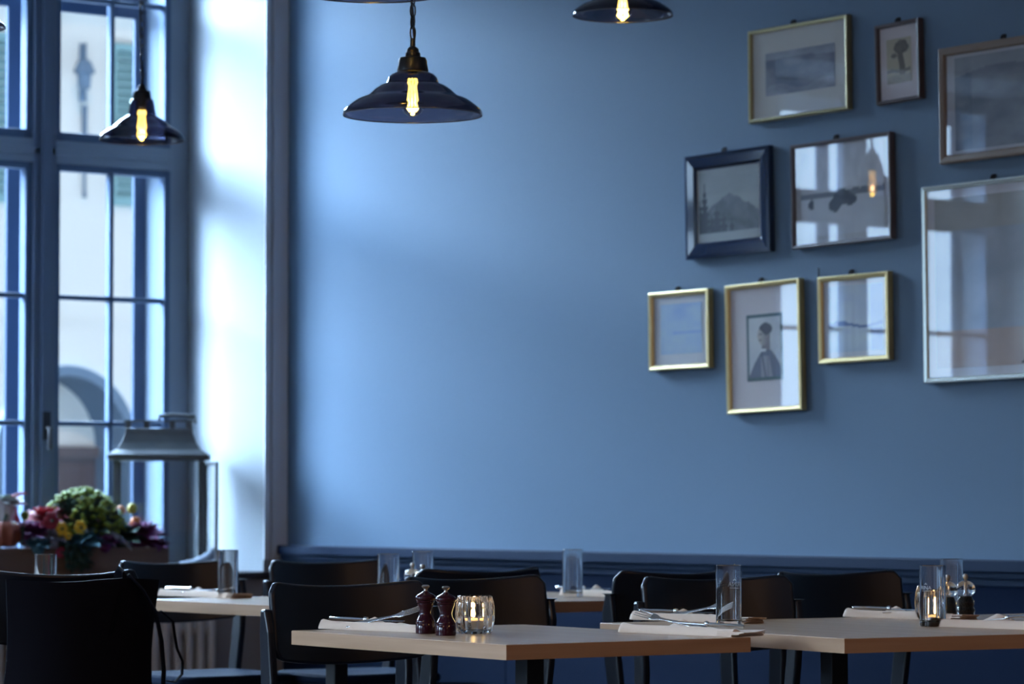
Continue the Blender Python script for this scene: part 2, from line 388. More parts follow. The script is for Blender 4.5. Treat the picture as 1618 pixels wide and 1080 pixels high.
def shutter(px0, px1, py0, py1, label):
    q0 = CAM + ray(px0, py0) * ((fx - CAM.x) / ray(px0, py0).x); q1 = CAM + ray(px1, py1) * ((fx - CAM.x) / ray(px1, py1).x)
    y0, y1, z0, z1 = q0.y, q1.y, q1.z, q0.z
    t = thing('window_shutter', label, 'shutter', (fx + .002, (y0 + y1) / 2, z0), 0, 'green louvred shutters across the street'); w = (y1 - y0) / 2; h = z1 - z0
    f = MB(); f.box((0, -w, 0), (.05, -w + .05, h)); f.box((0, w - .05, 0), (.05, w, h)); f.box((0, -w + .05, 0), (.05, w - .05, .06)); f.box((0, -w + .05, h - .06), (.05, w - .05, h))
    f.build('shutter_frame', M_SHUT, t)
    s = MB(); n = int(h / .075)
    for k in range(n):
        z = .06 + (h - .12) * (k + .5) / n
        s.add([(.005, -w + .05, z + .03), (.005, w - .05, z + .03), (.045, w - .05, z - .03), (.045, -w + .05, z - .03), (.0, -w + .05, z + .022), (.0, w - .05, z + .022), (.04, w - .05, z - .038), (.04, -w + .05, z - .038)],
              [(0, 1, 2, 3), (7, 6, 5, 4), (0, 4, 5, 1), (3, 2, 6, 7), (0, 3, 7, 4), (1, 5, 6, 2)])
    s.build('louvres', M_SHUT, t)
shutter(-40, 34, 48, 322, 'green louvred shutter across the street at the left window edge')
shutter(172, 236, 68, 328, 'green louvred shutter across the street, seen behind the leftmost lamp')
# wall lamp on the facade
def fpt(px, py):
    d = ray(px, py); return CAM + d * ((fx - CAM.x) / d.x)
p = fpt(130, 130); t = thing('wall_lantern', 'small dark bracket lantern fixed to the cream facade across the street', 'lamp', p)
m = MB(); m.box((.0, -.03, -.16), (.02, .03, .32)); m.tube([(.01, 0, .26), (.15, -.06, .30), (.20, -.10, .18)], .012); m.build('bracket', M_DARKEXT, t)
m = MB(); m.lathe([(0, .12), (.05, .10), (.085, .02), (.09, 0), (.06, -.01), (.05, -.13), (0, -.14)], 12, (.20, -.10, .05)); m.build('lamp_head', M_DARKEXT, t)
p = fpt(131, 190); t = thing('drain_pipe', 'short dark pipe running down the cream facade below the bracket lantern', 'pipe', p)
m = MB(); m.tube([(.03, 0, .12), (.03, 0, -.16), (.03, 0, -.30), (.03, 0, -.58), (.05, -.01, -.64)], [.022, .022, .013, .013, .02])
m.build('pipe_section', M_DARKEXT, t)

# ------------------------------------------------------------------ chairs
def make_chair(label):
    """front faces local +Y, origin on the floor under the seat centre"""
    t = thing('dining_chair', label, 'chair', group='black bentwood dining chairs')
    yb = -.235; W2 = .232
    cy = lambda x: yb + (x / W2) ** 2 * .070
    # curved plywood backrest
    vs = []; fs = []; nx = 24; nz = 8; th = .018
    for side in (0, 1):
        for i in range(nx + 1):
            u = -1 + 2 * i / nx; x = W2 * u
            top = .866 - .017 * (1 - u * u); bot = .652 + .018 * u * u
            e = max(0, (abs(u) - .86) / .14); cut = .030 * (1 - math.sqrt(max(0, 1 - e * e)))
            top -= cut; bot += cut
            sl = 2 * .070 * x / W2 ** 2; nl = math.hypot(1, sl); nxv, nyv = -sl / nl, 1 / nl
            for k in range(nz + 1):
                z = bot + (top - bot) * k / nz; lean = -(z - .65) * .14
                vs.append((x + (nxv * th if side else 0), cy(x) + lean + (nyv * th if side else 0), z))
    n1 = (nx + 1) * (nz + 1); id = lambda s, i, k: s * n1 + i * (nz + 1) + k
    for i in range(nx):
        for k in range(nz):
            fs.append((id(0, i, k), id(0, i, k + 1), id(0, i + 1, k + 1), id(0, i + 1, k))[::-1]); fs.append((id(1, i, k), id(1, i + 1, k), id(1, i + 1, k + 1), id(1, i, k + 1))[::-1])
        fs.append((id(0, i, nz), id(1, i, nz), id(1, i + 1, nz), id(0, i + 1, nz))[::-1]); fs.append((id(0, i, 0), id(0, i + 1, 0), id(1, i + 1, 0), id(1, i, 0))[::-1])
    for k in range(nz):
        fs.append((id(0, 0, k), id(1, 0, k), id(1, 0, k + 1), id(0, 0, k + 1))[::-1]); fs.append((id(0, nx, k), id(0, nx, k + 1), id(1, nx, k + 1), id(1, nx, k))[::-1])
    m = MB(); m.add(vs, fs, 0, True); b = m.build('backrest', M_BLACK, t, bevel=.007); b.modifiers['bevel'].segments = 3
    # seat: rounded square, dished
    m = MB(); n = 40; rings = []
    def sup(a, r, e=.32): return (r * .225 * math.copysign(abs(cos(a)) ** e, cos(a)), r * .215 * math.copysign(abs(sin(a)) ** e, sin(a)) + .01)
    prof = [(.0, .487), (.35, .487), (.7, .490), (.88, .497), (.96, .4975), (1.0, .490), (1.0, .474), (.97, .466), (.0, .466)]
    vs = []; fs = []
    for r, z in prof:
        for k in range(n):
            x, y = sup(2 * pi * k / n, max(r, .001)); vs.append((x, y, z))
    for q in range(len(prof) - 1):
        for k in range(n): k2 = (k + 1) % n; fs.append((q * n + k, q * n + k2, (q + 1) * n + k2, (q + 1) * n + k)[::-1])
    m.add(vs, fs, 0, True); m.build('seat', M_SEAT, t)
    for s in (-1, 1):
        m = MB()   # rear leg: bent flat bar outside the backrest, widening at its top
        path = [((.214, -.285, 0), .030), ((.216, -.235, .25), .040), ((.222, -.200, .47), .055), ((.229, -.184, .62), .058), ((.237, -.180, .74), .048), ((.239, -.184, .795), .024)]
        vs = []; fs = []
        for (x, y, z), d in path:
            for dx, dy in ((-.011, -d / 2), (.011, -d / 2), (.011, d / 2), (-.011, d / 2)): vs.append((s * (x + dx), y + dy, z))
        for q in range(len(path) - 1):
            for k in range(4): k2 = (k + 1) % 4; fs.append((q * 4 + k, q * 4 + k2, q * 4 + 4 + k2, q * 4 + 4 + k) if s > 0 else (q * 4 + k, q * 4 + 4 + k, q * 4 + 4 + k2, q * 4 + k2))
        fs.append((3, 2, 1, 0)); e = (len(path) - 1) * 4; fs.append((e, e + 1, e + 2, e + 3))
        m.add(vs, fs, 0, False); m.build('leg', M_BLACK, t, bevel=.006)
        m = MB(); m.bar((s * .185, .185, .466), (s * .195, .205, 0), .040, .034, w2=.026, t2=.026); m.build('leg', M_BLACK, t, bevel=.006)
    m = MB()
    for s in (-1, 1): m.box((s * .196 - .010, -.19, .415), (s * .196 + .010, .19, .464))
    m.box((-.185, .178, .415), (.185, .198, .464)); m.box((-.205, -.195, .415), (.205, -.175, .464))
    m.build('seat_frame', M_BLACK, t, bevel=.003)
    return t
# sitter faces +X (towards the camera side) : yaw -90deg ; faces -X : yaw +90deg
def place(proto, label, bx, by, yaw_deg, first=False):
    """bx, by: where the middle of the backrest stands"""
    yaw = radians(yaw_deg); off = Matrix.Rotation(yaw, 3, 'Z') @ Vector((0, -.245, 0))
    loc = (bx - off.x, by - off.y, 0)
    if first: proto.location = loc; proto.rotation_euler = (0, 0, yaw); proto['label'] = label; return proto
    return copy_thing(proto, label, loc, yaw)
CH = make_chair('')
place(CH, 'black bentwood chair behind the red pepper mills at the nearest table', 4.985, -3.235, -96, True)
place(CH, 'black bentwood chair between the nearest table and the rear tables, behind the candle', 4.70, -2.62, -94)
place(CH, 'black bentwood chair whose raised corner shows behind the candle glass chair, before the blue wall', 4.05, -2.03, 88)
place(CH, 'black bentwood chair left of the tall lettered glass at the right-hand table', 5.12, -2.11, -104)
place(CH, 'black bentwood chair seen from behind, left of the chair with the tall glass', 4.58, -1.72, 92)
place(CH, 'black bentwood chair with brown sheen at the far right by the blue wainscot', 4.90, -1.46, -94)
place(CH, 'black bentwood chair standing against the corner of the blue wall rail', 2.66, -1.66, -98)
place(CH, 'black bentwood chair below the big metal lantern, its seat catching window light', 2.43, -2.12, -92)
FL = place(CH, 'large black bentwood chair seen from behind at the bottom left with a bag on it', 3.965, -3.41, 84); FL.scale = (1, 1, 1.012)

# black bag hanging on the near-left chair
t = thing('shoulder_bag', 'black cloth shoulder bag hung over the back of the bottom left chair', 'bag', (0, 0, 0))
t.location = (4.02, -3.42, .0); t.rotation_euler = (0, 0, radians(84))
m = MB()
vs = []; fs = []; nx, nz = 16, 12
for s in (0, 1):
    for i in range(nx + 1):
        u = -1 + 2 * i / nx
        for k in range(nz + 1):
            v = k / nz; z = .28 + .568 * v; th = (.045 * (1 - v * .7) * (1 - u ** 4) + .004) * (1 + .08 * sin(5 * u + 3 * v))
            wv = .222 + .008 * sin(7 * v)
            vs.append((u * wv, -.062 + .05 * u * u - (z - .65) * .10 - (th if s else 0), z + .004 * sin(4 * u)))
n1 = (nx + 1) * (nz + 1); idd = lambda s, i, k: s * n1 + i * (nz + 1) + k
for i in range(nx):
    for k in range(nz):
        fs.append((idd(0, i, k), idd(0, i, k + 1), idd(0, i + 1, k + 1), idd(0, i + 1, k))); fs.append((idd(1, i, k), idd(1, i + 1, k), idd(1, i + 1, k + 1), idd(1, i, k + 1)))
    fs.append((idd(0, i, nz), idd(1, i, nz), idd(1, i + 1, nz), idd(0, i + 1, nz))); fs.append((idd(0, i, 0), idd(0, i + 1, 0), idd(1, i + 1, 0), idd(1, i, 0)))
for k in range(nz):
    fs.append((idd(0, 0, k), idd(1, 0, k), idd(1, 0, k + 1), idd(0, 0, k + 1))); fs.append((idd(0, nx, k), idd(0, nx, k + 1), idd(1, nx, k + 1), idd(1, nx, k)))
m.add(vs, fs, 0, True); m.build('bag_body', M_BAG, t)
def strap(pts, w, name='strap'):
    m = MB(); m.tube(pts, w, 8, flat=.22); return m.build(name, M_BAG, t)
strap([(.06, -.085, .70), (.09, -.085, .80), (.105, -.07, .862), (.11, -.045, .874), (.115, -.02, .862), (.12, -.01, .80)], .016)
strap([(.11, -.085, .862), (.15, -.095, .82), (.19, -.09, .76), (.215, -.075, .68), (.225, -.07, .60), (.222, -.07, .50), (.21, -.07, .40)], .017)
strap([(.225, -.05, .76), (.262, -.05, .73), (.268, -.05, .69), (.275, -.05, .655), (.292, -.05, .62), (.290, -.05, .585), (.268, -.05, .565), (.235, -.05, .57)], .009)

# ------------------------------------------------------------------ tables
def make_table(label, w, d, yaw_deg, corner, ci=(1, -1), th=.034, cols=((.03, .02),)):
    """corner: world xy of the table-top corner named by ci (signs in local axes)"""
    yaw = radians(yaw_deg); off = Matrix.Rotation(yaw, 3, 'Z') @ Vector((ci[0] * w / 2, ci[1] * d / 2, 0))
    t = thing('dining_table', label, 'table', (corner[0] - off.x, corner[1] - off.y, 0), yaw, 'oak topped restaurant tables')
    m = MB(); e = .0015
    # top face has its own finish, the sawn edge another
    m.box((-w / 2, -d / 2, .75 - th), (w / 2, d / 2, .75 - e), 1)
    m.add([(-w / 2, -d / 2, .75 - e), (w / 2, -d / 2, .75 - e), (w / 2, d / 2, .75 - e), (-w / 2, d / 2, .75 - e),
           (-w / 2 + e, -d / 2 + e, .75), (w / 2 - e, -d / 2 + e, .75), (w / 2 - e, d / 2 - e, .75), (-w / 2 + e, d / 2 - e, .75)],
          [(4, 5, 6, 7), (0, 1, 5, 4), (1, 2, 6, 5), (2, 3, 7, 6), (3, 0, 4, 7)], 0)
    m.build('table_top', [M_OAK, M_OAKE], t)
    L = .050
    for (x, y) in cols:
        m = MB(); m.box((x - L / 2, y - L / 2, .02), (x + L / 2, y + L / 2, .75 - th - .012)); m.build('pedestal_column', M_BLACKM, t, bevel=.003)
        m = MB(); m.box((x - .16, y - .16, .75 - th - .012), (x + .16, y + .16, .75 - th - .0005)); m.build('mounting_plate', M_BLACKM, t)
        m = MB(); m.box((x - .24, y - .03, 0), (x + .24, y + .03, .02)); m.box((x - .03, y - .24, 0), (x + .03, y + .24, .0198)); m.build('cross_foot', M_BLACKM, t, bevel=.003)
    return t
T1 = make_table('oak topped table in front holding the red mills and the fluted candle glass', .93, .68, -4.0, at(800, 1018).xy)
T2 = make_table('oak topped table at the right holding the tall lettered glasses and clear mills', 1.09, 1.50, -8.8, at(1334.3, 1008.4).xy, cols=((0, -.40), (0, .36)))
T4 = make_table('oak topped table at the left below the lantern, its pale edge facing the window', 1.00, .74, 0, (3.90, -2.535))
T3 = make_table('oak topped rear table by the blue wall, partly hidden behind the middle chairs', 1.00, .76, 0, (3.90, -1.785))
T5 = make_table('oak topped table hidden behind the bottom left chair, one brown corner showing', .85, .78, 0, (3.52, -3.675))

# ------------------------------------------------------------------ table ware
TZ = .7502
GR = .0325
def make_glass(label, h=.152):
    t = thing('water_glass', label, 'glass', group='tall straight water glasses')
    m = MB(); r = GR; w = .0016
    m.lathe([(0, 0), (r - .003, 0), (r - .0005, .002), (r, .006), (r, h - .001), (r - w / 2, h), (r - w, h - .001), (r - w, .016), (r - .006, .012), (0, .011)], 48)
    m.build('glass_body', M_GLASS, t); return t
def lettering(parent, text, ang, z, size):
    cu_ = bpy.data.curves.new('lettering', 'FONT'); cu_.body = text; cu_.size = size; cu_.align_x = 'CENTER'; cu_.resolution_u = 3
    tmp = bpy.data.objects.new('tmp_text', cu_); COL.objects.link(tmp); bpy.context.view_layer.update()
    me = bpy.data.meshes.new_from_object(tmp.evaluated_get(bpy.context.evaluated_depsgraph_get()))
    bpy.data.objects.remove(tmp)
    bm = bmesh.new(); bm.from_mesh(me)
    # small ornament: two leaves and a star over the word, a fine line under it
    for vs in ([(-.35, .95), (-.05, 1.12), (-.12, .93)], [(.35, .95), (.05, 1.12), (.12, .93)], [(-.05, 1.0), (0, 1.35), (.05, 1.0)], [(-.9, -.22), (.9, -.22), (.9, -.27), (-.9, -.27)]):
        bm.faces.new([bm.verts.new((x * size, y * size, 0)) for x, y in vs])
    bmesh.ops.subdivide_edges(bm, edges=[e for e in bm.edges if e.calc_length() > .006], cuts=3, use_grid_fill=False)
    R = GR + .0004
    for v in bm.verts:
        a = ang + v.co.x / R; v.co = Vector((R * cos(a), R * sin(a), z + v.co.y))
    bm.to_mesh(me); bm.free(); me.materials.clear(); me.materials.append(M_INK); me.name = 'lettering'
    o = bpy.data.objects.new('lettering', me); COL.objects.link(o); o.parent = parent; o['label'] = 'white etched lettering and small emblem'
    return o
def xy(px, py, z=.75): p = at(px, py, z); return (p.x, p.y, TZ)
gl = make_glass('tall lettered water glass at the left end of the right-hand table')
gl.location = xy(1151.5, 988)
gA = copy_thing(gl, 'tall lettered water glass before the fluted candle glass at the right', xy(1474, 989))
copy_thing(gl, 'tall water glass standing behind the clear pepper mill at the right', xy(1504, 970))
copy_thing(gl, 'tall water glass at the left below the open lantern door', (2.955, -2.235, TZ))
copy_thing(gl, 'water glass left of the rear clear mills, before the blue wall', xy(614, 955))
copy_thing(gl, 'water glass standing behind the rear clear salt and pepper mills', xy(668.5, 948))
copy_thing(gl, 'water glass in the middle of the rear, next to a white napkin', xy(905, 942.5))
copy_thing(gl, 'water glass at the far left behind the big near chair', xy(72, 957))
vdir = math.atan2((CAM - gl.location).y, (CAM - gl.location).x)
lettering(gl, 'RINA', vdir + pi - .5, .098, .016)
lettering(gl, 'III', vdir + .0 + pi + .75, .108, .0085)
lettering(gA, 'RINA', vdir - .62, .092, .0135)

def make_mill(label):
    t = thing('pepper_mill', label, 'pepper mill', group='dark red lacquered mills')
    m = MB(); H = .1005
    m.lathe([(0, 0), (.0232, 0), (.0238, .002), (.0238, .022), (.0228, .0235), (.0228, .0245), (.0232, .027), (.0222, .031), (.0185, .038), (.0150, .045), (.0142, .051), (.0155, .058), (.0185, .066), (.0200, .070), (.0200, .0725)], 40)
    m.build('mill_body', M_RED, t)
    m = MB(); m.lathe([(.0190, .0725), (.0205, .0735), (.0212, .0755), (.0205, .0775), (.0235, .080), (.0250, .0835), (.0245, .087), (.0200, .0915), (.0120, .0955), (.0065, .099), (.0055, .1005), (0, .1005)], 40)
    m.build('mill_cap', M_RED, t)
    m = MB(); m.lathe([(0, .100), (.0055, .100), (.0042, .103), (.0045, .106), (.0085, .109), (.0095, .1115), (.0080, .1138), (.0045, .115), (0, .115)], 24)
    m.build('knob', M_NICKEL, t); return t
m1 = make_mill('dark red mill, the left one of the pair on the nearest table'); m1.location = xy(672.5, 1000.5)
copy_thing(m1, 'dark red mill, the right one of the pair, touching the fluted candle glass', xy(704.5, 1003.5), .7)

def make_candle(label, hgt=.090, rad=.044):
    t = thing('candle_holder', label, 'candle holder', group='fluted candle glasses')
    m = MB(); k = rad / .044; q = hgt / .09
    m.lathe([(0, 0), (.034 * k, 0), (.038 * k, .004), (.0425 * k, .020 * q), (.0445 * k, .045 * q), (.0425 * k, .070 * q), (.0385 * k, .087 * q), (.037 * k, .090 * q), (.0345 * k, .087 * q), (.037 * k, .070 * q), (.0385 * k, .045 * q), (.036 * k, .022 * q), (.031 * k, .012), (0, .010)], 180, flute=.075, nf=18, nflute=7)
    m.build('glass_holder', M_GLASS, t)
    m = MB(); m.lathe([(0, .0105), (.0195, .0105), (.0200, .030), (.0194, .030), (.019, .027), (0, .027)], 28); m.build('tin_cup', M_TIN, t)
    m = MB(); m.lathe([(0, .0272), (.0186, .0272), (.0184, .034), (0, .0335)], 28); wx = m.build('wax', M_WAX, t)
    m = MB(); m.tube([(0, 0, .033), (.0005, 0, .040)], .0007, 6); m.build('wick', M_HOOK, wx)
    m = MB(); m.lathe([(0, .036), (.0050, .039), (.0068, .045), (.0055, .053), (.0025, .060), (0, .067)], 14); m.build('flame', M_FLAME, wx)
    return t
c1 = make_candle('lit candle in a fluted glass beside the red mills, nearest table'); c1.location = xy(750.5, 1000)
c2 = copy_thing(c1, 'lit candle in a fluted glass behind the lettered glass at the right', xy(1474, 978))
for c in (c1, c2): light('candle_light', 'POINT', (c.location.x, c.location.y, .75 + .065), .55, (1, .55, .2), size=.006)

def make_clear_mill(label, core):
    t = thing('acrylic_mill', label, 'pepper mill', group='clear acrylic mills')
    prof = [(0, 0), (.0235, 0), (.0245, .003), (.0245, .010), (.0225, .014), (.0245, .018), (.0250, .023), (.0225, .027), (.0205, .031), (.0225, .036), (.0240, .041), (.0215, .047), (.0180, .054), (.0160, .059), (.0195, .062), (.0245, .068), (.0262, .076), (.0250, .084), (.0205, .092), (.0120, .0975), (.005, .099), (0, .099)]
    m = MB(); m.lathe(prof, 36); m.build('clear_body', M_ACRY, t)
    m = MB(); m.lathe([(0, .006), (.0150, .006), (.0150, .050), (.0120, .056), (0, .056)], 24); m.build('filling', core, t)
    m = MB(); m.lathe([(0, .0562), (.0045, .0562), (.0045, .0985), (0, .0985)], 12); m.build('spindle', M_STEEL, t)
    m = MB(); m.lathe([(0, .0992), (.004, .0992), (.0040, .103), (.0070, .107), (.0075, .112), (.0050, .1165), (0, .118)], 20); m.build('knob', M_NICKEL, t)
    return t
a1 = make_clear_mill('clear acrylic mill with dark peppercorns on the right-hand table', M_PEPPER); a1.location = xy(1526, 976)
a2 = make_clear_mill('clear acrylic salt mill half hidden behind the lettered glass at the right', M_SALT); a2.location = xy(1498, 978)
a3 = copy_thing(a2, 'clear acrylic mill standing in the gap between two chair backs, left one', xy(651.5, 948.5))
a4 = copy_thing(a2, 'clear acrylic mill standing in the gap between two chair backs, right one', xy(667.5, 952.5))

# napkins: folded cloth with a roll at the front, a raised fold and layered ends
def make_napkin(label, L=.40, D=.098, flip=False, seed=0, peak=.36, ph=.034):
    rnd = random.Random(seed)
    t = thing('napkin', label, 'napkin', group='folded beige cloth napkins')
    nx, ny = 56, 22; vs = []; fs = []
    def hgt(u, v):
        end = min(1, (u / .06)) ** .5 if u < .06 else 1
        roll = .0125 * math.exp(-((v - .13) / .12) ** 2) * (1 - .45 * max(0, u - .55) / .45) + .004 * math.exp(-((u - .06) / .06) ** 2)
        base = .0070 + .003 * sin(9 * u + seed) * v
        pk = ph * max(0, 1 - abs(u - peak) / .17) ** 1.1 * math.exp(-((v - .86) / .22) ** 2) * .75
        pk2 = .012 * max(0, 1 - abs(u - (peak + .30)) / .16) * math.exp(-((v - .5) / .3) ** 2)
        tail = .008 * max(0, (u - .7) / .3) * (.4 + .6 * v)
        edge = min(1, v / .07, (1 - v) / .07) ** .5
        return max(.0025, (base + roll + pk + pk2 + tail) * end * (0.25 + .75 * edge))
    for s in (1, 0):
        for i in range(nx + 1):
            u = i / nx
            for j in range(ny + 1):
                v = j / ny; x = (u - .5) * L; y = (v - .5) * D * (1 - .10 * sin(pi * u) + .12 * max(0, u - .8)) * (min(1, .35 + .65 * math.sqrt(min(1, u / .07))))
                x += .012 * (v - .5) * (u - .5)
                if flip: x = -x
                vs.append((x, y, hgt(u, v) if s else .0))
    n1 = (nx + 1) * (ny + 1); I = lambda s, i, j: s * n1 + i * (ny + 1) + j
    for i in range(nx):
        for j in range(ny):
            fs.append((I(0, i, j), I(0, i + 1, j), I(0, i + 1, j + 1), I(0, i, j + 1))); fs.append((I(1, i, j), I(1, i, j + 1), I(1, i + 1, j + 1), I(1, i + 1, j)))
        fs.append((I(0, i, 0), I(1, i, 0), I(1, i + 1, 0), I(0, i + 1, 0))); fs.append((I(0, i, ny), I(0, i + 1, ny), I(1, i + 1, ny), I(1, i, ny)))
    for j in range(ny):
        fs.append((I(0, 0, j), I(0, 0, j + 1), I(1, 0, j + 1), I(1, 0, j))); fs.append((I(0, nx, j), I(1, nx, j), I(1, nx, j + 1), I(0, nx, j + 1)))
    if flip: fs = [f[::-1] for f in fs]
    m = MB(); m.add(vs, fs, 0, True); m.build('folded_cloth', M_NAP, t)
    # layered open end
    m = MB(); sg = -1 if flip else 1
    for q in range(3):
        vs = []; fs = []; k = 12
        for i in range(k + 1):
            u = i / k; x = sg * (L * .5 - .055 + (.072 + .006 * q) * u)
            for yy in (-.52 + .02 * q, -.46, 0, .46 - .05 * q):
                z = .0042 + q * .0042 + .0035 * u * sin(3.0 * yy + q + seed) + .004 * u * (yy + .5)
                vs.append((x - .01 * yy * sg, yy * D, z)); vs.append((x - .01 * yy * sg, yy * D, z - .0022))
        for i in range(k):
            for c in range(3):
                a = i * 8 + c * 2; b = a + 8; fs.append((a, b, b + 2, a + 2)); fs.append((a + 1, a + 3, b + 3, b + 1))
            a = i * 8; b = a + 8; fs.append((a, a + 1, b + 1, b)); fs.append((a + 6, b + 6, b + 7, a + 7))
        for c in range(3):
            a = k * 8 + c * 2; fs.append((a, a + 1, a + 3, a + 2))
        m.add(vs, fs, 0, True)
    m.build('open_edge', M_NAP, t)
    return t
def make_fork(label):
    t = thing('fork', label, 'fork', group='steel dinner forks')
    m = MB(); pts = [(-.10, .011, .003), (-.08, .0105, .003), (-.02, .005, .003), (.02, .004, .0025), (.035, .006, .0025), (.046, .0125, .0025), (.058, .0135, .0025)]
    def zc(x): return .006 * max(0, (x - .03) / .08) ** 1.5 + .002 * max(0, (-x - .06) / .04)
    vs = []; fs = []
    for x, w, th in pts:
        for yy, zz in ((-w / 2 * 1.0, 0), (w / 2, 0), (w / 2, th), (-w / 2, th)): vs.append((x, yy * 1.0 if abs(yy) > .008 else yy * 1.6, zz + zc(x)))
    for q in range(len(pts) - 1):
        for k in range(4): k2 = (k + 1) % 4; fs.append((q * 4 + k, q * 4 + k2, q * 4 + 4 + k2, q * 4 + 4 + k)[::-1])
    fs.append((0, 1, 2, 3)); e = (len(pts) - 1) * 4; fs.append((e + 3, e + 2, e + 1, e))
    m.add(vs, fs, 0, True); m.build('handle', M_STEEL, t, bevel=.0006)
    m = MB()
    for k in range(4):
        y = (k - 1.5) * .0062
        m.tube([(.056, y * .9, .0015 + zc(.056)), (.075, y * 1.05, .0012 + zc(.075)), (.102, y * 1.1, .0010 + zc(.102) + .001)], [.0018, .0015, .0009], 6, flat=.8)
    m.build('tines', M_STEEL, t); return t
def make_knife(label):
    t = thing('table_knife', label, 'knife', group='steel table knives')
    m = MB(); m.tube([(-.11, 0, .006), (-.105, 0, .006), (-.06, 0, .006), (-.02, 0, .006), (-.005, 0, .006)], [.004, .0072, .0068, .0055, .0050], 10, flat=.7); m.build('handle', M_STEEL, t)
    m = MB(); m.lathe([(0, -.005), (.0055, -.005), (.0065, 0), (.0055, .005), (0, .005)], 12, mtx=Matrix.Translation((-.001, 0, .006)) @ Matrix.Rotation(pi / 2, 4, 'Y')); m.build('bolster', M_STEEL, t)
    m = MB(); vs = [(0, -.002, .003), (.09, -.009, .003), (.108, -.002, .003), (.11, .006, .003), (0, .006, .003)]
    vs = vs + [(x, y, .0048 if y > 0 else .0034) for x, y, z in vs]
    m.add(vs, [(4, 3, 2, 1, 0), (5, 6, 7, 8, 9), (0, 1, 6, 5), (1, 2, 7, 6), (2, 3, 8, 7), (3, 4, 9, 8), (4, 0, 5, 9)]); m.build('blade', M_STEEL, t); return t
nap0 = make_napkin('beige cloth napkin with cutlery left of the red mills, nearest table', seed=1)
fk0 = make_fork('steel fork with raised tines pointing at the red mills'); kn0 = make_knife('steel knife lying on the napkin left of the red mills')
FIRST = [True]
def setting(px, py, yaw, fork, knife, nl, fl=None, kl=None, nap=None, L=None):
    """px, py: napkin middle; fork/knife: (along, across, height, yaw, pitch) relative to napkin frame"""
    c = at(px, py); Rm = Matrix.Rotation(radians(yaw), 3, 'Z')
    def put(o, q):
        p = Rm @ Vector((q[0], q[1], 0)); o.location = (c.x + p.x, c.y + p.y, TZ + q[2]); o.rotation_euler = (radians(q[5]) if len(q) > 5 else 0, radians(-q[4]), radians(yaw + q[3]))
    first = FIRST[0]; FIRST[0] = False
    n = nap0 if first else copy_tree(nap or nap0); n['label'] = nl; n.location = (c.x, c.y, TZ); n.rotation_euler = (0, 0, radians(yaw))
    if L: n.scale = (L, 1, 1)
    if fl:
        o = fk0 if first else copy_tree(fk0); o['label'] = fl; put(o, fork)
    if kl:
        o = kn0 if first else copy_tree(kn0); o['label'] = kl; put(o, knife)
setting(603, 995, 8, (.012, -.004, .028, 20, 12, 38), (-.055, .0, .0185, 12, 0),
        'beige cloth napkin with cutlery left of the red mills, nearest table', 'steel fork with raised tines pointing at the red mills', 'steel knife lying on the napkin left of the red mills')
napB = make_napkin('beige napkin', seed=3, peak=.40, ph=.036)
setting(1082, 1001, 5, (-.05, .006, .028, 190, 9, -38), (.07, .0, .020, 186, 2),
        'x', 'steel fork pointing left on the napkin at the front right of the nearest table', 'steel knife on the napkin at the front right of the nearest table', napB)
# the source of the second fold style becomes the visible one
lab = 'beige cloth napkin with cutlery at the right end of the nearest table'
dup = [o for o in COL.objects if o.get('label') == 'x'][0]
napB.location = dup.location.copy(); napB.rotation_euler = dup.rotation_euler.copy(); napB['label'] = lab
for ch in list(dup.children): bpy.data.objects.remove(ch)
bpy.data.objects.remove(dup)
setting(1093, 980.5, 7, (.025, .0, .028, 20, 12, 38), (-.055, .0, .0185, 12, 0),
        'beige cloth napkin at the left end of the right-hand table, behind the front one', 'steel fork with its tines seen through the tall lettered glass', 'steel knife on the napkin left of the tall lettered glass')
setting(1430, 976, 5, (.05, .0, .020, 24, 5), (-.055, .0, .0185, 12, 0),
        'beige cloth napkin left of the fluted candle glass on the right-hand table', 'steel fork on the napkin left of the right candle glass', 'steel knife on the napkin left of the right candle glass')
setting(1588, 992, 6, (-.07, .0, .022, 188, 2), (.0, .008, .020, 186, -6),
        'beige cloth napkin at the right frame edge, front of the right-hand table', None, 'steel knife with bright tip on the napkin at the right frame edge', napB, 1.15)
setting(318, 942, 4, (.04, 0, .02, 20, 5), (-.055, 0, .0185, 12, 0),
        'white looking napkin beside the glass on the left table', 'steel fork on the napkin of the left table', 'steel knife on the napkin of the left table')
setting(940, 940.5, 3, (.04, 0, .02, 20, 5), (-.055, 0, .0185, 12, 0),
        'white looking napkin on the rear table beside a water glass', None, 'steel knife on the napkin of the rear table', napB, .7)

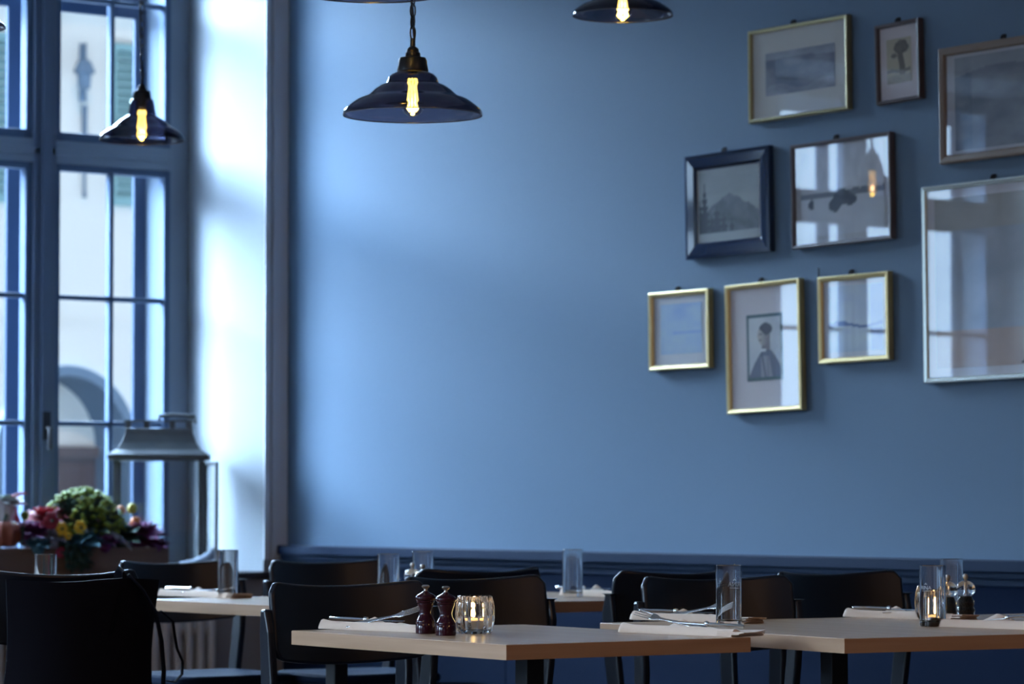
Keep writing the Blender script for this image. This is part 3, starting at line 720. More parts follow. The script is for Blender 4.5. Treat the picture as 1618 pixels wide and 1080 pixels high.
# ------------------------------------------------------------------ pendant lamps
def make_pendant(label, D, drop=1.4, tall=False, bz=0.0):
    """origin at the middle of the shade rim"""
    t = thing('pendant_lamp', label, 'pendant lamp', group='smoked glass pendant lamps'); k = D / .36
    P = [(.180, 0), (.1798, .007), (.1770, .014), (.1710, .020), (.160, .029), (.146, .039), (.136, .044), (.120, .049), (.112, .054), (.100, .066), (.084, .077), (.068, .0835), (.066, .088), (.063, .098), (.055, .106), (.041, .112), (.0385, .116)]
    up = 0.0
    if tall:   # bell with a long straight neck
        up = .062; P = [(.180, 0), (.1798, .008), (.176, .020), (.165, .033), (.150, .044), (.140, .050), (.128, .056), (.110, .072), (.092, .088), (.074, .097), (.060, .108), (.057, .122), (.053, .150), (.048, .172), (.041, .178)]
    m = MB(); m.lathe([(r * k, z * k) for r, z in P], 64); sh = m.build('lamp_shade', M_SHADE, t)
    m = MB(); m.lathe([(.1797 * k, -.0008 * k), (.1804 * k, 0), (.1804 * k, .0015 * k), (.1797 * k, .002 * k)], 64); m.build('shade_rim', thin_rim, sh)
    m = MB(); Q = [(.0, .113), (.040, .113), (.041, .116), (.038, .130), (.037, .142), (.034, .149), (.021, .152), (.0195, .156), (.0195, .162), (.0165, .164), (.0155, .172), (.0120, .176), (.007, .179), (.0065, .200), (0, .200)]
    m.lathe([(r * k, (z + up) * k) for r, z in Q], 32); m.build('lamp_cap', M_BMETAL, t)
    m = MB(); m.lathe([(0, (.1125 + up) * k), (.014 * k, (.1125 + up) * k), (.014 * k, (.107 + bz + up * .6) * k), (0, (.107 + bz + up * .6) * k)], 20); so = m.build('socket', M_BMETAL, t)
    m = MB(); m.lathe([(.012 * k, .108 * k), (.013 * k, .090 * k), (.020 * k, .065 * k), (.030 * k, .036 * k), (.030 * k, .020 * k), (.023 * k, .006 * k), (.010 * k, -.002 * k), (0, -.004 * k)], 28)
    zs = 1.34 if tall else 1.0; m.v = [Vector((v.x, v.y, v.z * zs + bz * k)) for v in m.v]; bu = m.build('light_bulb', M_BULB, t)
    m = MB()
    for q in range(8):
        a = 2 * pi * q / 8; a2 = a + pi / 8
        pts = [(r_ * k * cos(a + tw), r_ * k * sin(a + tw), z_ * k) for r_, z_, tw in ((.0070, .096, 0), (.0085, .084, .1), (.0060, .078, .2), (.0075, .060, .3), (.0095, .040, .35), (.0070, .034, .4), (.0100, .018, .45), (.0055, .010, .5))]
        m.tube(pts, .0017 * k, 6)
    m.ball((0, 0, .004 * k), .004 * k, 8, 6)
    wf = 1.9 if (tall or bz) else 1.4
    m.v = [Vector((v.x * wf, v.y * wf, v.z * zs + bz * k)) for v in m.v]; m.build('filament', M_FIL, bu)
    # chain of oval links with the cord beside it
    m = MB(); z = (.198 + up) * k; q = 0; lk = .034
    while z < drop:
        pts = []
        for i in range(13):
            a = 2 * pi * i / 12; u, v = .0085 * cos(a), .019 * sin(a)
            pts.append((u if q % 2 else 0, 0 if q % 2 else u, z + .017 + v))
        m.tube(pts, .0022, 6, caps=False); z += .030; q += 1
    m.build('chain', M_BMETAL, t)
    m = MB(); m.tube([(.003, .003, (.196 + up) * k), (-.012, .004, .26 * k + .05), (-.010, -.004, .26 * k + .2), (-.013, .004, .26 * k + .5), (-.009, -.002, drop)], .0035, 8); m.build('cord', M_BMETAL, t)
    return t
thin_rim = mat('shade_rim_glass', (.10, .11, .13), .12, spec=.8)
LAMPS = []
def lamp(px, py, zdepth, D, label, power=1.6, tall=False, bz=0.0):
    p = CAM + ray(px, py) * (zdepth / ray(px, py).dot(FWD)); t = make_pendant(label, D, RZ - p.z, tall, bz); t.location = p
    m = MB(); m.lathe([(0, RZ - p.z - .001), (.05, RZ - p.z - .001), (.05, RZ - p.z - .02), (0, RZ - p.z - .035)], 24); m.build('ceiling_rose', M_BMETAL, t)
    light('bulb_light', 'POINT', p + Vector((0, 0, .035)), power, (1, .62, .25), size=.008)
    LAMPS.append(t); return t
lamp(652, 182.5, 9.0, .376, 'large smoked glass pendant lamp hanging before the bright blue wall')
lamp(224, 222, 11.9, .302, 'small smoked glass pendant lamp hanging in front of the window', tall=True)
lamp(984, 25, 10.4, .314, 'smoked glass pendant lamp cut by the top edge, glowing near the pictures', bz=-.018)
lamp(590, -13, 8.6, .40, 'large pendant lamp at the top edge showing only its lower rim')
lamp(-52, 44, 9.6, .22, 'pendant lamp at the left frame edge showing only its rim')

# ------------------------------------------------------------------ framed pictures
def vnoise(x, y, seed=0):
    def h(i, j):
        n = (i * 374761393 + j * 668265263 + seed * 974711) & 0xffffffff; n = ((n ^ (n >> 13)) * 1274126177) & 0xffffffff; return ((n ^ (n >> 16)) & 0xffff) / 65535
    xi, yi = math.floor(x), math.floor(y); fx_, fy = x - xi, y - yi; fx_ = fx_ * fx_ * (3 - 2 * fx_); fy = fy * fy * (3 - 2 * fy)
    a = h(xi, yi) * (1 - fx_) + h(xi + 1, yi) * fx_; b = h(xi, yi + 1) * (1 - fx_) + h(xi + 1, yi + 1) * fx_; return a * (1 - fy) + b * fy
def fbm(x, y, s=0, o=4): return sum(vnoise(x * 2 ** k, y * 2 ** k, s + k) / 2 ** k for k in range(o)) / sum(1 / 2 ** k for k in range(o))
def mixc(a, b, t): t = max(0, min(1, t)); return tuple(p * (1 - t) + q * t for p, q in zip(a, b))
PAPER = (.62, .60, .55); INKC = (.16, .17, .20)
def pr_forest(u, v):      # grey wooded hillside
    d = .35 + .9 * fbm(u * 5, v * 4, 3) - (.25 if v < .18 + .08 * sin(u * 9) else 0); d *= 1 if v < .75 + .15 * fbm(u * 4, 0, 5) else .55
    return mixc((.55, .57, .60), (.20, .22, .27), d)
def pr_tree(u, v):        # single tree
    c = PAPER; t = 0
    if abs(u - .58 - .05 * sin(v * 6)) < .10 + .03 * fbm(u * 9, v * 9, 2) and .12 < v < .75: t = .75
    if ((u - .6) / .30) ** 2 + ((v - .80) / .16) ** 2 < .6 + .7 * fbm(u * 8, v * 8, 6): t = .6 + .3 * fbm(u * 14, v * 14, 1)
    if ((u - .30) / .14) ** 2 + ((v - .62) / .06) ** 2 < .7: t = .7
    if abs(v - .27 - .02 * sin(u * 8)) < .035 and u < .95: t = .65
    if v < .2: t = .35 * fbm(u * 6, v * 12, 4) + .1
    return mixc((.50, .47, .38), (.13, .11, .11), t)
def pr_alps(u, v):        # fir trees before a peak
    sky = .15 + .25 * fbm(u * 3, v * 9, 1); t = sky
    pk = .62 - abs(u - .52) * .55 + .05 * fbm(u * 12, 0, 2)
    if v < pk: t = .45 + .45 * fbm(u * 8, v * 8 + u * 3, 3)
    for (x, h, w) in ((.10, .80, .10), (.30, .50, .14), (.42, .40, .10), (.02, .6, .08), (.22, .38, .1), (.55, .3, .08)):
        if v < h and abs(u - x) < w * (h - v) / h * (1.1 + .5 * sin(v * 70)): t = .95
    if v < .14: t = .15
    return mixc((.50, .53, .52), (.09, .11, .14), t)
def pr_meadow(u, v):      # dark trees on a pale slope
    t = .12 + .18 * fbm(u * 3, v * 3, 2)
    if .42 < v < .47 + .05 * fbm(u * 14, 0, 4) and (u < .42 or u > .50): t = .7
    for (x, y, a, b) in ((.50, .42, .11, .09), (.42, .34, .08, .09), (.60, .38, .08, .07), (.13, .36, .04, .06)):
        if ((u - x) / a) ** 2 + ((v - y) / b) ** 2 < .6 + .6 * fbm(u * 16, v * 16, 5): t = .92
    if v > .52: t = .10 + .5 * max(0, fbm(u * 7, v * 2.2, 8) - .45)
    return mixc((.66, .68, .70), (.07, .09, .13), t)
def pr_lake(u, v):        # pale lake
    t = .25 + .5 * fbm(u * 2.2, v * 3.5, 11); t += .25 if abs(v - .42) < .03 and u > .3 else 0
    return mixc((.62, .68, .78), (.30, .42, .62), t * 1.1)
def pr_man(u, v):         # dim studio portrait: bust of a man in a coat
    c = mixc((.62, .62, .60), (.50, .51, .53), fbm(u * 3, v * 3, 4))
    if v < .50 - 1.1 * abs(u - .56) ** 1.5:                       # coat, lighter front, dark lapels
        c = (.22, .23, .28)
        if .38 < u < .74 - .3 * v and v < .36: c = (.36, .36, .39)
        if abs(u - .60) < .016 or abs((u - .46) + (v - .2) * .3) < .02: c = (.12, .13, .18)
    if abs(u - .54) < .13 and .44 < v < .62: c = (.28, .26, .27)  # neck
    if abs(u - .46) < .09 and .42 < v < .47: c = (.66, .66, .66)  # collar
    if ((u - .48) / .20) ** 2 + ((v - .70) / .17) ** 2 < 1: c = mixc((.50, .46, .43), (.20, .19, .21), (u - .34) * 2.6)
    if ((u - .54) / .21) ** 2 + ((v - .80) / .105) ** 2 < 1 and v > .76 - (u - .42) * .55: c = (.12, .12, .15)   # hair
    if ((u - .38) / .05) ** 2 + ((v - .72) / .013) ** 2 < 1: c = (.15, .14, .16)
    if ((u - .36) / .06) ** 2 + ((v - .615) / .014) ** 2 < 1: c = (.22, .19, .20)
    if ((u - .60) / .03) ** 2 + ((v - .68) / .035) ** 2 < 1: c = (.34, .31, .30)
    return c
def pr_pale(u, v):        # pale winter view
    t = .08 + .2 * fbm(u * 3, v * 5, 13)
    if abs(v - .40 - .03 * sin(u * 7)) < .022 + .015 * (u < .35): t = .75
    if u > .78: t += .35
    return mixc((.66, .70, .78), (.12, .20, .38), t)
def pr_town(u, v):        # faint landscape drawing with brown band
    t = .2 + .5 * fbm(u * 5, v * 7, 17); c = mixc((.56, .58, .60), (.28, .32, .36), t)
    if v < .22: c = mixc((.55, .50, .46), (.5, .42, .38), fbm(u * 4, v * 9, 3))
    if v > .8: c = mixc((.48, .48, .46), (.40, .40, .38), fbm(u * 5, v * 6, 2))
    return c
def pr_mount(u, v):
    t = .25 + .6 * fbm(u * 5, v * 6, 23)
    if u < .14 or u > .82: t += .25 * fbm(u * 20, v * 14, 4)
    if v > .78 + .1 * sin(u * 4): t *= .6
    return mixc((.48, .50, .52), (.17, .20, .24), t)
def picture(label, tl, tr, br, bl, fw, fmat, matc, inner, fn, fd=.026, yc=-.030, grid=(60, 50), border=None, mark=False, hook=True):
    P = [on_wall(*q, y=yc) for q in (tl, tr, br, bl)]
    c = (P[0] + P[1] + P[2] + P[3]) / 4; ax = ((P[1] - P[0]) + (P[2] - P[3])) / 2; w = ax.length; h = (((P[0] - P[3]) + (P[1] - P[2])) / 2).length
    tilt = math.atan2(ax.z, ax.x)
    t = thing('framed_picture', label, 'picture', (c.x, 0, c.z - h / 2), 0, 'framed prints on the blue wall')
    t.rotation_euler = (0, 0, 0)
    mt = Matrix.Translation((0, yc, h / 2)) @ Matrix.Rotation(-tilt, 4, 'Y')
    m = MB(); W2, H2 = w / 2, h / 2
    prof = [(0, fd), (0, .002), (.25 * fw, 0), (.8 * fw, .003), (fw, .010), (fw, fd)]   # (inset, depth behind the front)
    vs = []; fs = []
    for ins, dp in prof:
        for sx, sz in ((-1, -1), (1, -1), (1, 1), (-1, 1)): vs.append((sx * (W2 - ins), dp, sz * (H2 - ins)))
    for q in range(len(prof)):
        q2 = (q + 1) % len(prof)
        for k in range(4): k2 = (k + 1) % 4; fs.append((q * 4 + k, q * 4 + k2, q2 * 4 + k2, q2 * 4 + k))
    m.add(vs, fs, 0, False, mt); m.build('frame', fmat, t)
    m = MB(); m.box((-W2 + fw, .014, -H2 + fw), (W2 - fw, .020, H2 - fw), 0, mt); mb = m.build('mat_board', matc, t)
    u0, u1, v0, v1 = inner
    if border:
        e = .012; m = MB(); m.box((-W2 + w * u0 - e, .0125, -H2 + h * v0 - e), (-W2 + w * u1 + e, .0139, -H2 + h * v1 + e), 0, mt); m.build('inner_mat', border, mb)
    nx, ny = grid; vs = []; fs = []; cols = []
    for i in range(nx + 1):
        for j in range(ny + 1):
            u, v = i / nx, j / ny; vs.append((-W2 + w * (u0 + (u1 - u0) * u), .0122, -H2 + h * (v0 + (v1 - v0) * v))); cols.append(tuple(min(.85, 1.7 * q ** 1.6) for q in fn(u, v)))
    for i in range(nx):
        for j in range(ny): a = i * (ny + 1) + j; fs.append((a, a + ny + 1, a + ny + 2, a + 1))
    m = MB(); m.add(vs, fs, 0, False, mt); pr = m.build('print', M_PRINT, mb)
    ca = pr.data.color_attributes.new('ink', 'FLOAT_COLOR', 'POINT')
    for i, cc in enumerate(cols): ca.data[i].color = (*cc, 1)
    if mark:
        m = MB()
        for q in range(9):
            x = -W2 + w * (.60 + .012 * q); z = -H2 + h * .075; m.box((x, .0115, z), (x + w * .008, .0120, z + h * (.012 + .008 * (q % 3))), 0, mt)
        m.build('caption', M_HOOK, pr)
    m = MB(); m.add([(-W2 + fw * .95, .0095, -H2 + fw * .95), (W2 - fw * .95, .0095, -H2 + fw * .95), (W2 - fw * .95, .0095, H2 - fw * .95), (-W2 + fw * .95, .0095, H2 - fw * .95)], [(0, 1, 2, 3)], 0, False, mt); m.build('glass_pane', M_PGLASS, t)
    if hook:
        m = MB(); x = -w * .08; m.tube([(x, -.004, h + .016), (x, -.014, h + .010), (x, -.016, h - .004)], .004, 6); m.box((x - .008, -.006, h), (x + .008, -.0005, h + .018)); m.build('hook', M_HOOK, t)
    return t
def gold(name, c, r=.35): return mat(name, c, r, metal=.75)
G_OLD = gold('dull_gold_frame', (.42, .36, .20)); G_BR = gold('bright_gold_frame', (.80, .62, .30), .3); G_PALE = gold('pale_silver_frame', (.75, .80, .74), .25)
B_FR = mat('brown_wood_frame', (.10, .075, .075), .35); T_FR = mat('tan_wood_frame', (.22, .16, .12), .5); BL_FR = mat('blue_black_lacquer_frame', (.012, .026, .065), .12, coat=.8); G_FR = mat('grey_brown_frame', (.13, .11, .12), .4)
C_OFF = mat('off_white_mat_board', (.80, .80, .74), .8); C_PINK = mat('cream_mat_board', (.82, .75, .74), .8); C_GRY = mat('grey_paper', (.62, .64, .66), .8); C_WH = mat('white_mat_board', (.84, .85, .88), .8)
GREEN = mat('dark_green_inner_mat', (.10, .16, .17), .7)
picture('landscape print in a dull gold frame, top left of the picture group', (1181.5, 50), (1338, 22), (1337.7, 173), (1181.5, 195), .014, G_OLD, C_OFF, (.16, .86, .27, .73), pr_forest)
picture('small upright tree print in a thin brown frame at the top', (1381.6, 41), (1451.5, 27.5), (1451.5, 155), (1382.7, 167), .014, B_FR, C_PINK, (.22, .78, .24, .80), pr_tree)
picture('large mountain print in a tan wooden frame cut by the upper right edge', (1481, 78), (1716, 39), (1716, 231.5), (1484, 259), .028, T_FR, C_GRY, (.10, .92, .10, .90), pr_mount, grid=(80, 60))
picture('tilted mountain print with firs in a wide blue-black lacquered frame', (1078, 248), (1213.8, 229.4), (1215, 396), (1085.8, 411), .056, BL_FR, C_OFF, (.14, .86, .14, .87), pr_alps)
picture('print of dark trees on a pale slope in a narrow grey-brown frame', (1248, 229), (1405, 208), (1407.6, 376), (1249.8, 395), .014, G_FR, C_GRY, (.08, .92, .10, .94), pr_meadow)
picture('small pale blue lake print in a gold frame, lowest left of the group', (1024, 463), (1118.5, 455.4), (1119, 580), (1024, 586.5), .019, G_BR, C_WH, (.17, .86, .20, .84), pr_lake)
picture('upright portrait of a man in a gold frame, bottom middle of the group', (1145.8, 451.5), (1264.4, 438.6), (1263, 646.8), (1146.3, 654.5), .018, G_BR, C_PINK, (.29, .71, .27, .73), pr_man, border=GREEN)
picture('small pale winter print in a gold frame right of the portrait', (1290.9, 438), (1402, 427.7), (1403.3, 567.8), (1292.5, 574.9), .019, G_BR, C_WH, (.12, .90, .12, .88), pr_pale)
picture('large print with window reflection in a pale silver frame at the right edge', (1456, 296), (1716, 265), (1716, 592), (1457.7, 605), .018, G_PALE, C_WH, (.07, .93, .07, .93), pr_town, grid=(80, 80), mark=True)
p = on_wall(1297, 430); t = thing('wall_nail', 'dark nail in the blue wall above the right-hand small gold picture', 'nail', (p.x, 0, p.z))
m = MB(); m.tube([(0, -.0005, -.02), (0, -.012, -.02)], .003, 6); m.box((-.002, -.012, -.02), (.002, -.008, .016)); m.build('nail_hook', M_HOOK, t)

# ------------------------------------------------------------------ radiator
t = thing('radiator', 'ribbed cream radiator on the wall below the left window', 'radiator', (0.022, -1.0, 0))
m = MB(); n = 20; y0 = -.52
for k in range(n):
    y = y0 + k * .056
    m.tube([(.05, y, .12), (.05, y, .55)], [.018, .018], 10); m.ball((.05, y, .55), .018, 10, 6); m.tube([(.10, y, .12), (.10, y, .55)], [.018, .018], 10); m.ball((.10, y, .55), .018, 10, 6)
m.build('ribs', M_RAD, t)
m = MB(); m.tube([(.075, y0 - .02, .15), (.075, y0 + n * .056 - .03, .15)], .02); m.tube([(.075, y0 - .02, .51), (.075, y0 + n * .056 - .03, .51)], .02); m.build('manifold', M_RAD, t)
m = MB(); m.box((0, y0 + .1, .3), (.04, y0 + .14, .34)); m.box((0, y0 + .9, .3), (.04, y0 + .94, .34)); m.tube([(.075, y0 + .03, 0), (.075, y0 + .03, .15)], .012); m.tube([(.075, y0 + .95, 0), (.075, y0 + .95, .15)], .012); m.build('wall_bracket', M_RAD, t)

# ------------------------------------------------------------------ lantern on the sill
LX, LY = -.33, -.430
t = thing('metal_lantern', 'large grey metal lantern with open glass door on the window sill', 'lantern', (LX, LY, ZB), math.atan2(RIGHT.y, RIGHT.x) + .06)
w2, d2, hb = .188, .13, .475
def frust(m, rows):
    vs = []; fs = []
    for (a, b, z) in rows:
        for sx, sy in ((-1, -1), (1, -1), (1, 1), (-1, 1)): vs.append((sx * a, sy * b, z))
    for q in range(len(rows) - 1):
        for k in range(4): k2 = (k + 1) % 4; fs.append((q * 4 + k, q * 4 + k2, q * 4 + 4 + k2, q * 4 + 4 + k))
    fs.append((3, 2, 1, 0)); e = (len(rows) - 1) * 4; fs.append((e, e + 1, e + 2, e + 3)); m.add(vs, fs)
m = MB(); frust(m, [(w2 + .012, d2 + .012, 0), (w2 + .012, d2 + .012, .018), (w2, d2, .022), (w2, d2, .03)]); m.build('base', M_ZINC, t, bevel=.002)
for sx in (-1, 1):
    for sy in (-1, 1):
        m = MB(); m.box((sx * (w2 - .008) - .009, sy * (d2 - .008) - .009, .03), (sx * (w2 - .008) + .009, sy * (d2 - .008) + .009, hb)); m.build('corner_post', M_ZINC, t)
m = MB(); frust(m, [(w2, d2, hb - .004), (w2 + .026, d2 + .026, hb), (w2 + .026, d2 + .026, hb + .022), (w2 + .018, d2 + .018, hb + .028), (w2 - .010, d2 - .012, hb + .045), (w2 - .030, d2 - .035, hb + .075), (w2 - .042, d2 - .048, hb + .110), (w2 - .045, d2 - .052, hb + .135)])
m.build('roof', M_ZINC, t, bevel=.002)
m = MB(); zr = hb + .135
for x in (-.135, -.055, .055, .125): m.box((x - .012, -.02, zr), (x + .012, .02, zr + .028))
m.box((-.150, -.03, zr + .028), (.150, .03, zr + .036)); m.build('chimney_vent', M_ZINC, t)
m = MB(); m.tube([(-.0, -.05, zr + .036), (-.0, -.05, zr + .052), (.06, -.055, zr + .058), (.15, -.05, zr + .052), (.152, -.05, zr + .02)], .009); m.build('carrying_handle', M_ZINC, t)
for nm, a, b in (('glass_pane', (-w2 + .017, -d2 + .006, .03), (w2 - .017, -d2 + .009, hb - .004)), ('glass_pane', (-w2 + .017, d2 - .009, .03), (w2 - .017, d2 - .006, hb - .004)), ('glass_pane', (-w2 + .006, -d2 + .017, .03), (-w2 + .009, d2 - .017, hb - .004))):
    m = MB(); m.box(a, b); m.build(nm, M_PANE, t)
m = MB(); Rd = Matrix.Translation((w2 + .012, -d2, 0)) @ Matrix.Rotation(radians(-74), 4, 'Z'); dw = .20
m.box((0, -.006, .04), (.014, .006, hb - .01), 0, Rd); m.box((dw - .014, -.006, .04), (dw, .006, hb - .01), 0, Rd); m.box((.014, -.006, .04), (dw - .014, .006, .054), 0, Rd); m.box((.014, -.006, hb - .024), (dw - .014, .006, hb - .01), 0, Rd)
dd = m.build('door', M_ZINC, t); m = MB(); m.box((.014, -.0015, .054), (dw - .014, .0015, hb - .024), 0, Rd); m.build('door_glass', M_PANE, dd)
m = MB(); m.tube([(w2 + .002, -d2 - .004, .24), (w2 + .002, -d2 - .016, .24), (w2 + .002, -d2 - .016, .30)], .005); m.build('latch', M_ZINC, t)
# grey cushion leaning on the sill beside the planter
cp = at(276, 897, ZB); 
t = thing('small_cushion', 'small grey-blue cushion with one raised corner by the lantern foot', 'cushion', (-.04, -.42, ZB), math.atan2(RIGHT.y, RIGHT.x))
m = MB(); vs = []; fs = []; n = 14
for s in (0, 1):
    for i in range(n + 1):
        for j in range(n + 1):
            u, v = -1 + 2 * i / n, j / n; w = .022 * (1 - u ** 4) * (1 - (2 * v - 1) ** 4) + .001
            top = .045 + .075 * ((u + 1) / 2) ** 2
            vs.append((u * .082, (w if s else -w) + .02 * v, .001 + top * v))
n1 = (n + 1) ** 2; J = lambda s, i, j: s * n1 + i * (n + 1) + j
for i in range(n):
    for j in range(n): fs.append((J(0, i, j), J(0, i + 1, j), J(0, i + 1, j + 1), J(0, i, j + 1))); fs.append((J(1, i, j), J(1, i, j + 1), J(1, i + 1, j + 1), J(1, i + 1, j)))
m.add(vs, fs, 0, True); m.build('cushion_cover', mat('grey_blue_cloth', (.22, .26, .34), .8), t)

# ------------------------------------------------------------------ planter and autumn plants
PX = -.13
t = thing('planter_box', 'long brown wooden planter box on the sill filled with autumn plants', 'planter', (PX, -1.10, ZB))
PL = .52
m = MB()
for s in (-1, 1): m.box((s * .105 - .009, -PL, 0), (s * .105 + .009, PL, .108)); m.box((-.096, s * (PL - .009) - .009, 0), (.096, s * (PL - .009) + .009, .108))
m.box((-.096, -PL + .02, 0), (.096, PL - .02, .015)); m.build('box_boards', M_BOXW, t)
m = MB(); m.box((-.095, -PL + .02, .016), (.095, PL - .02, .085)); m.build('soil', mat('dark_soil', (.03, .022, .018), .95, bump=(120, .6)), t)
def spot(px, py, x): d = ray(px, py); return CAM + d * ((x - CAM.x) / d.x)
def plant(name, label, cat, px, py, x=PX): p = spot(px, py, x); return thing(name, label, cat, p), p
def gm(n, c, c2=None, r=.6): return mat(n, c, r, noise=((30, 30, 30), .2, c2) if c2 else None)
LG = gm('yellow_green_bloom', (.26, .32, .03), (.13, .20, .03)); DG = gm('dark_leaf', (.02, .055, .05), (.04, .09, .05)); PUR = gm('purple_leaf', (.26, .06, .20), (.13, .03, .12)); PINK = gm('pink_leaf', (.62, .36, .60)); REDM = gm('red_bloom', (.34, .03, .05)); YEL = gm('yellow_bloom', (.85, .50, .03)); ORG = gm('orange_fruit', (.55, .16, .04)); SIL = gm('silver_blue_leaf', (.62, .72, .85)); RPUM = gm('red_orange_pumpkin', (.28, .07, .04)); TEAL = gm('teal_leaf', (.09, .24, .30)); GRYP = gm('grey_bloom', (.42, .40, .50)); WHT = gm('pale_gourd_skin', (.45, .42, .42))
# chrysanthemum dome
t, p = plant('chrysanthemum', 'round chrysanthemum bush with yellow-green blooms above the planter', 'plant', 130, 852)
fol = MB(); blo = MB(); rx, rz = .195, .205
for k in range(900):
    a = random.uniform(0, 2 * pi); b = math.asin(random.uniform(0, 1)); rr = random.uniform(.78, .95)
    q = Vector((rx * .62 * cos(b) * cos(a) * rr, rx * cos(b) * sin(a) * rr, rz * sin(b) * rr))
    fol.leaf(q, q + Vector((random.uniform(-.1, .1), random.uniform(-.1, .1), random.uniform(0, .1))), .035, .02)
fol.ball((0, 0, .02), .15, 16, 10, 0, (.66, 1.1, 1.05), .04)
for k in range(420):
    a = random.uniform(0, 2 * pi); b = math.asin(random.uniform(.12, 1)); 
    dens = fbm(cos(a) * 2.5 + 5, sin(a) * 2.5 + 5 + b * 3, 3)
    if dens < .44 and b < .9: continue
    rr = 1 + random.uniform(-.03, .04); q = (rx * .64 * cos(b) * cos(a) * rr, rx * cos(b) * sin(a) * rr, rz * sin(b) * rr)
    blo.ball(q, random.uniform(.008, .014), 7, 5, 0, (1, 1, .75), .15)
fol.build('foliage', DG, t, kind='stuff'); blo.build('blossoms', LG, t, kind='stuff')
def rosette(name, label, px, py, r, outer, inner_, x=PX, n=46, cat='plant'):
    r *= 1.3; t, p = plant(name, label, cat, px, py, x); a_ = MB(); b_ = MB()
    for k in range(n):
        u = k / n; a = k * 2.4; e = .15 + 1.25 * (1 - u)
        d = Vector((cos(a) * sin(e), sin(a) * sin(e), cos(e) + .05)); L = r * (.55 + .5 * (1 - u))
        (a_ if u < .62 else b_).leaf(d * r * .08, d, L, L * .75, 0, .22)
    a_.ball((0, 0, 0), r * .35, 10, 7, 0, (1, 1, 1), .1)
    a_.build('outer_leaves', outer, t, kind='stuff'); b_.build('heart_leaves', inner_, t, kind='stuff'); return t
rosette('ornamental_cabbage', 'purple ornamental cabbage at the right end of the planter', 220, 852, .095, PUR, PINK)
rosette('ornamental_cabbage', 'pink-hearted ornamental cabbage at the left of the planter', 44, 850, .085, PUR, PINK, PX + .05)
rosette('succulent', 'silver-blue leafy plant below the chrysanthemum in the planter', 128, 864, .095, TEAL, SIL, PX + .09)
rosette('succulent', 'grey-blue leafy plant right below the chrysanthemum', 84, 856, .07, GRYP, SIL, PX + .08)
rosette('heather', 'dark red blooming plant between pumpkin and chrysanthemum', 75, 826, .085, REDM, REDM, PX + .02)
rosette('heather', 'grey blooming plant beside the yellow flowers in the planter', 148, 842, .075, DG, GRYP, PX + .07)
rosette('heather', 'dark leafy plant between the chrysanthemum and the purple cabbage', 190, 858, .10, DG, TEAL, PX + .02, 60)
rosette('ornamental_cabbage', 'violet blooming plant right of the yellow flowers, over the box edge', 165, 862, .06, PUR, PINK, PX + .11)
rosette('succulent', 'light blue-grey plant at the left planter edge behind the near chair', 60, 866, .06, TEAL, SIL, PX + .12)
rosette('heather', 'pale green plant at the left frame edge above the pumpkins', 12, 800, .06, WHT, gm('pale_green_leaf', (.38, .48, .34)), PX - .02)
rosette('ornamental_cabbage', 'blue-violet leafy plant trailing over the right planter end', 246, 866, .06, PUR, SIL, PX + .09)
def flower(label, px, py, r, c, x=PX + .14, name='pansy_flower'):
    t, p = plant(name, label, 'flower', px, py, x); m = MB()
    for k in range(6):
        a = k * pi / 3; m.ball((r * .2, r * .55 * cos(a), r * .55 * sin(a)), r * .48, 8, 5, 0, (.5, 1, 1), .08)
    m.build('petals', c, t); m = MB(); m.ball((r * .42, 0, 0), r * .2, 8, 5); m.build('flower_centre', DG, t)
    m = MB(); m.tube([(0, 0, 0), (-.01, .004, -r), (-.02, 0, -(p.z - ZB - .10))], .003, 6); m.build('stem', DG, t)
flower('yellow flower left below the chrysanthemum', 96, 835, .030, YEL); flower('yellow flower right below the chrysanthemum', 126, 833, .030, YEL)
flower('small orange-yellow flower over the silver leaves', 107, 846, .018, YEL, PX + .15)
flower('red flower at the left foot of the chrysanthemum', 80, 822, .038, REDM); flower('small red flower hanging over the planter edge', 95, 872, .024, gm('pinkish_red', (.45, .05, .10)), PX + .115)
flower('small yellow-green flower left of the chrysanthemum', 38, 814, .020, LG)
def berry(label, px, py, r, c, x=PX + .01):
    t, p = plant('berry_lantern', label, 'flower', px, py, x); m = MB(); m.ball((0, 0, 0), r, 12, 9, 0, (1, 1, 1.15)); m.build('husk', c, t)
    m = MB(); m.tube([(0, 0, -r), (.0, .01, -r - .04), (0, -.02, -(p.z - ZB - .10))], .003, 6); m.build('stem', DG, t)
berry('orange seed head on a stalk left of the lantern glass', 190, 806, .019, ORG); berry('orange seed head on a stalk over the purple cabbage', 214, 825, .023, ORG); berry('olive yellow seed head standing highest right of the bush', 209, 803, .021, gm('olive_bud', (.38, .32, .04)))
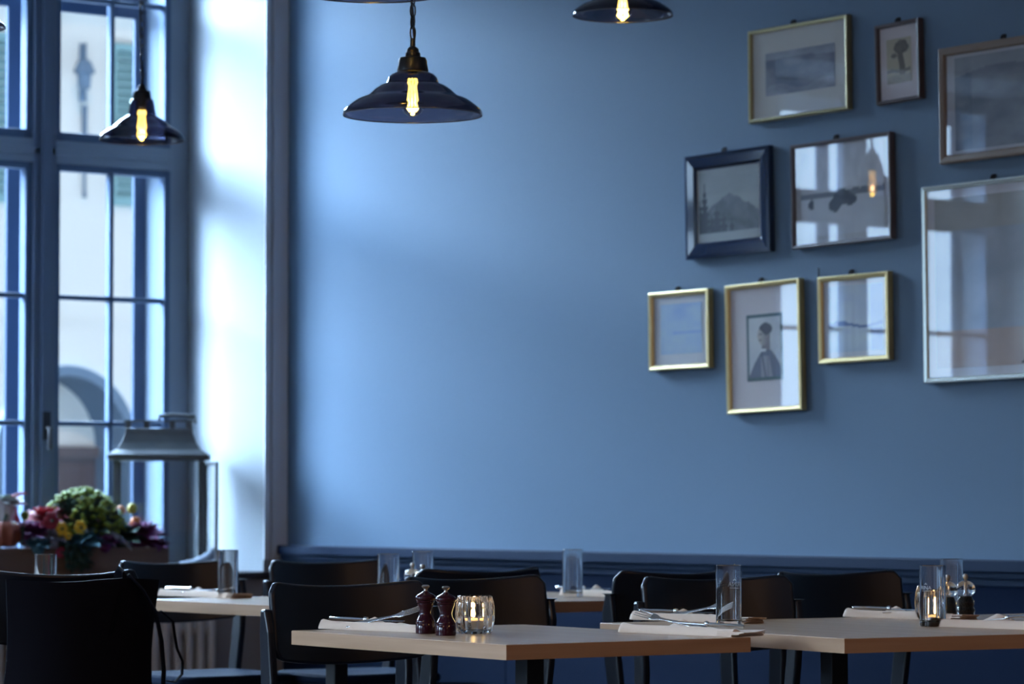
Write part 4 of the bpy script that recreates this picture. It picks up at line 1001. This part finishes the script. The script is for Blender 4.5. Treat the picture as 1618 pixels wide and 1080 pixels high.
def pumpkin(label, px, py, r, c, x=PX + .03, sc=.8):
    t, p = plant('pumpkin', label, 'pumpkin', px, py, x); m = MB(); vs = []; fs = []; n, mm = 40, 12
    for i in range(mm + 1):
        b = -pi / 2 + pi * i / mm
        for k in range(n):
            a = 2 * pi * k / n; rr = r * (1 - .10 * abs(sin(a * 5)) ) * (cos(b) ** .8 if cos(b) > 0 else 0); vs.append((rr * cos(a), rr * sin(a), r * sc * sin(b) * (1 - .15 * (cos(b) < .3))))
    for i in range(mm):
        for k in range(n): k2 = (k + 1) % n; fs.append((i * n + k, i * n + k2, i * n + n + k2, i * n + n + k))
    m.add(vs, fs, 0, True); m.build('pumpkin_flesh', c, t); m = MB(); m.tube([(0, 0, r * sc * .8), (.005, .01, r * sc + .02)], .007, 7); m.build('stalk', DG, t)
pumpkin('reddish orange pumpkin at the left frame edge in the planter', 6, 843, .075, RPUM); pumpkin('small pale gourd over the pumpkin at the left edge', 8, 812, .045, WHT, PX - .02, 1.2)
t, p = plant('red_twig', 'curved red twig with pink leaf left of the chrysanthemum', 'twig', 30, 815, PX)
m = MB(); q = [spot(a, b, PX) - p for a, b in ((32, 832), (24, 812), (17, 795), (20, 784), (33, 779), (42, 779))]; m.tube(q, [.008, .012, .012, .009, .006, .003], 8); m.build('stem', REDM, t)
m = MB(); m.leaf(q[2], q[4] - q[2], .07, .02); m.build('pink_leaf', PINK, t)
t, p = plant('trailing_plant', 'dark trailing plant hanging down over the planter front', 'plant', 122, 862, PX + .125)
m = MB()
for k in range(150):
    a = random.uniform(-.07, .07); z = -random.uniform(0, 1) ** .8 * .11
    m.leaf((random.uniform(0, .02), a * (1 + z * 3), z + .02), (random.uniform(.3, 1), random.uniform(-1, 1), random.uniform(-.8, .4)), .032, .02)
m.build('foliage', DG, t, kind='stuff')
t, p = plant('grass_sprig', 'pale grey sprig drooping right of the chrysanthemum', 'plant', 178, 845, PX + .1)
m = MB()
for k in range(9):
    e = spot(172 + k * 4.5, 838 + k * 3.4 + random.uniform(-4, 4), PX + .12) - p; m.tube([(0, 0, 0), e * .5 + Vector((0, 0, .012)), e], .0022, 5); m.leaf(e * .5, e, .04, .012)
m.build('sprig_leaves', SIL, t)
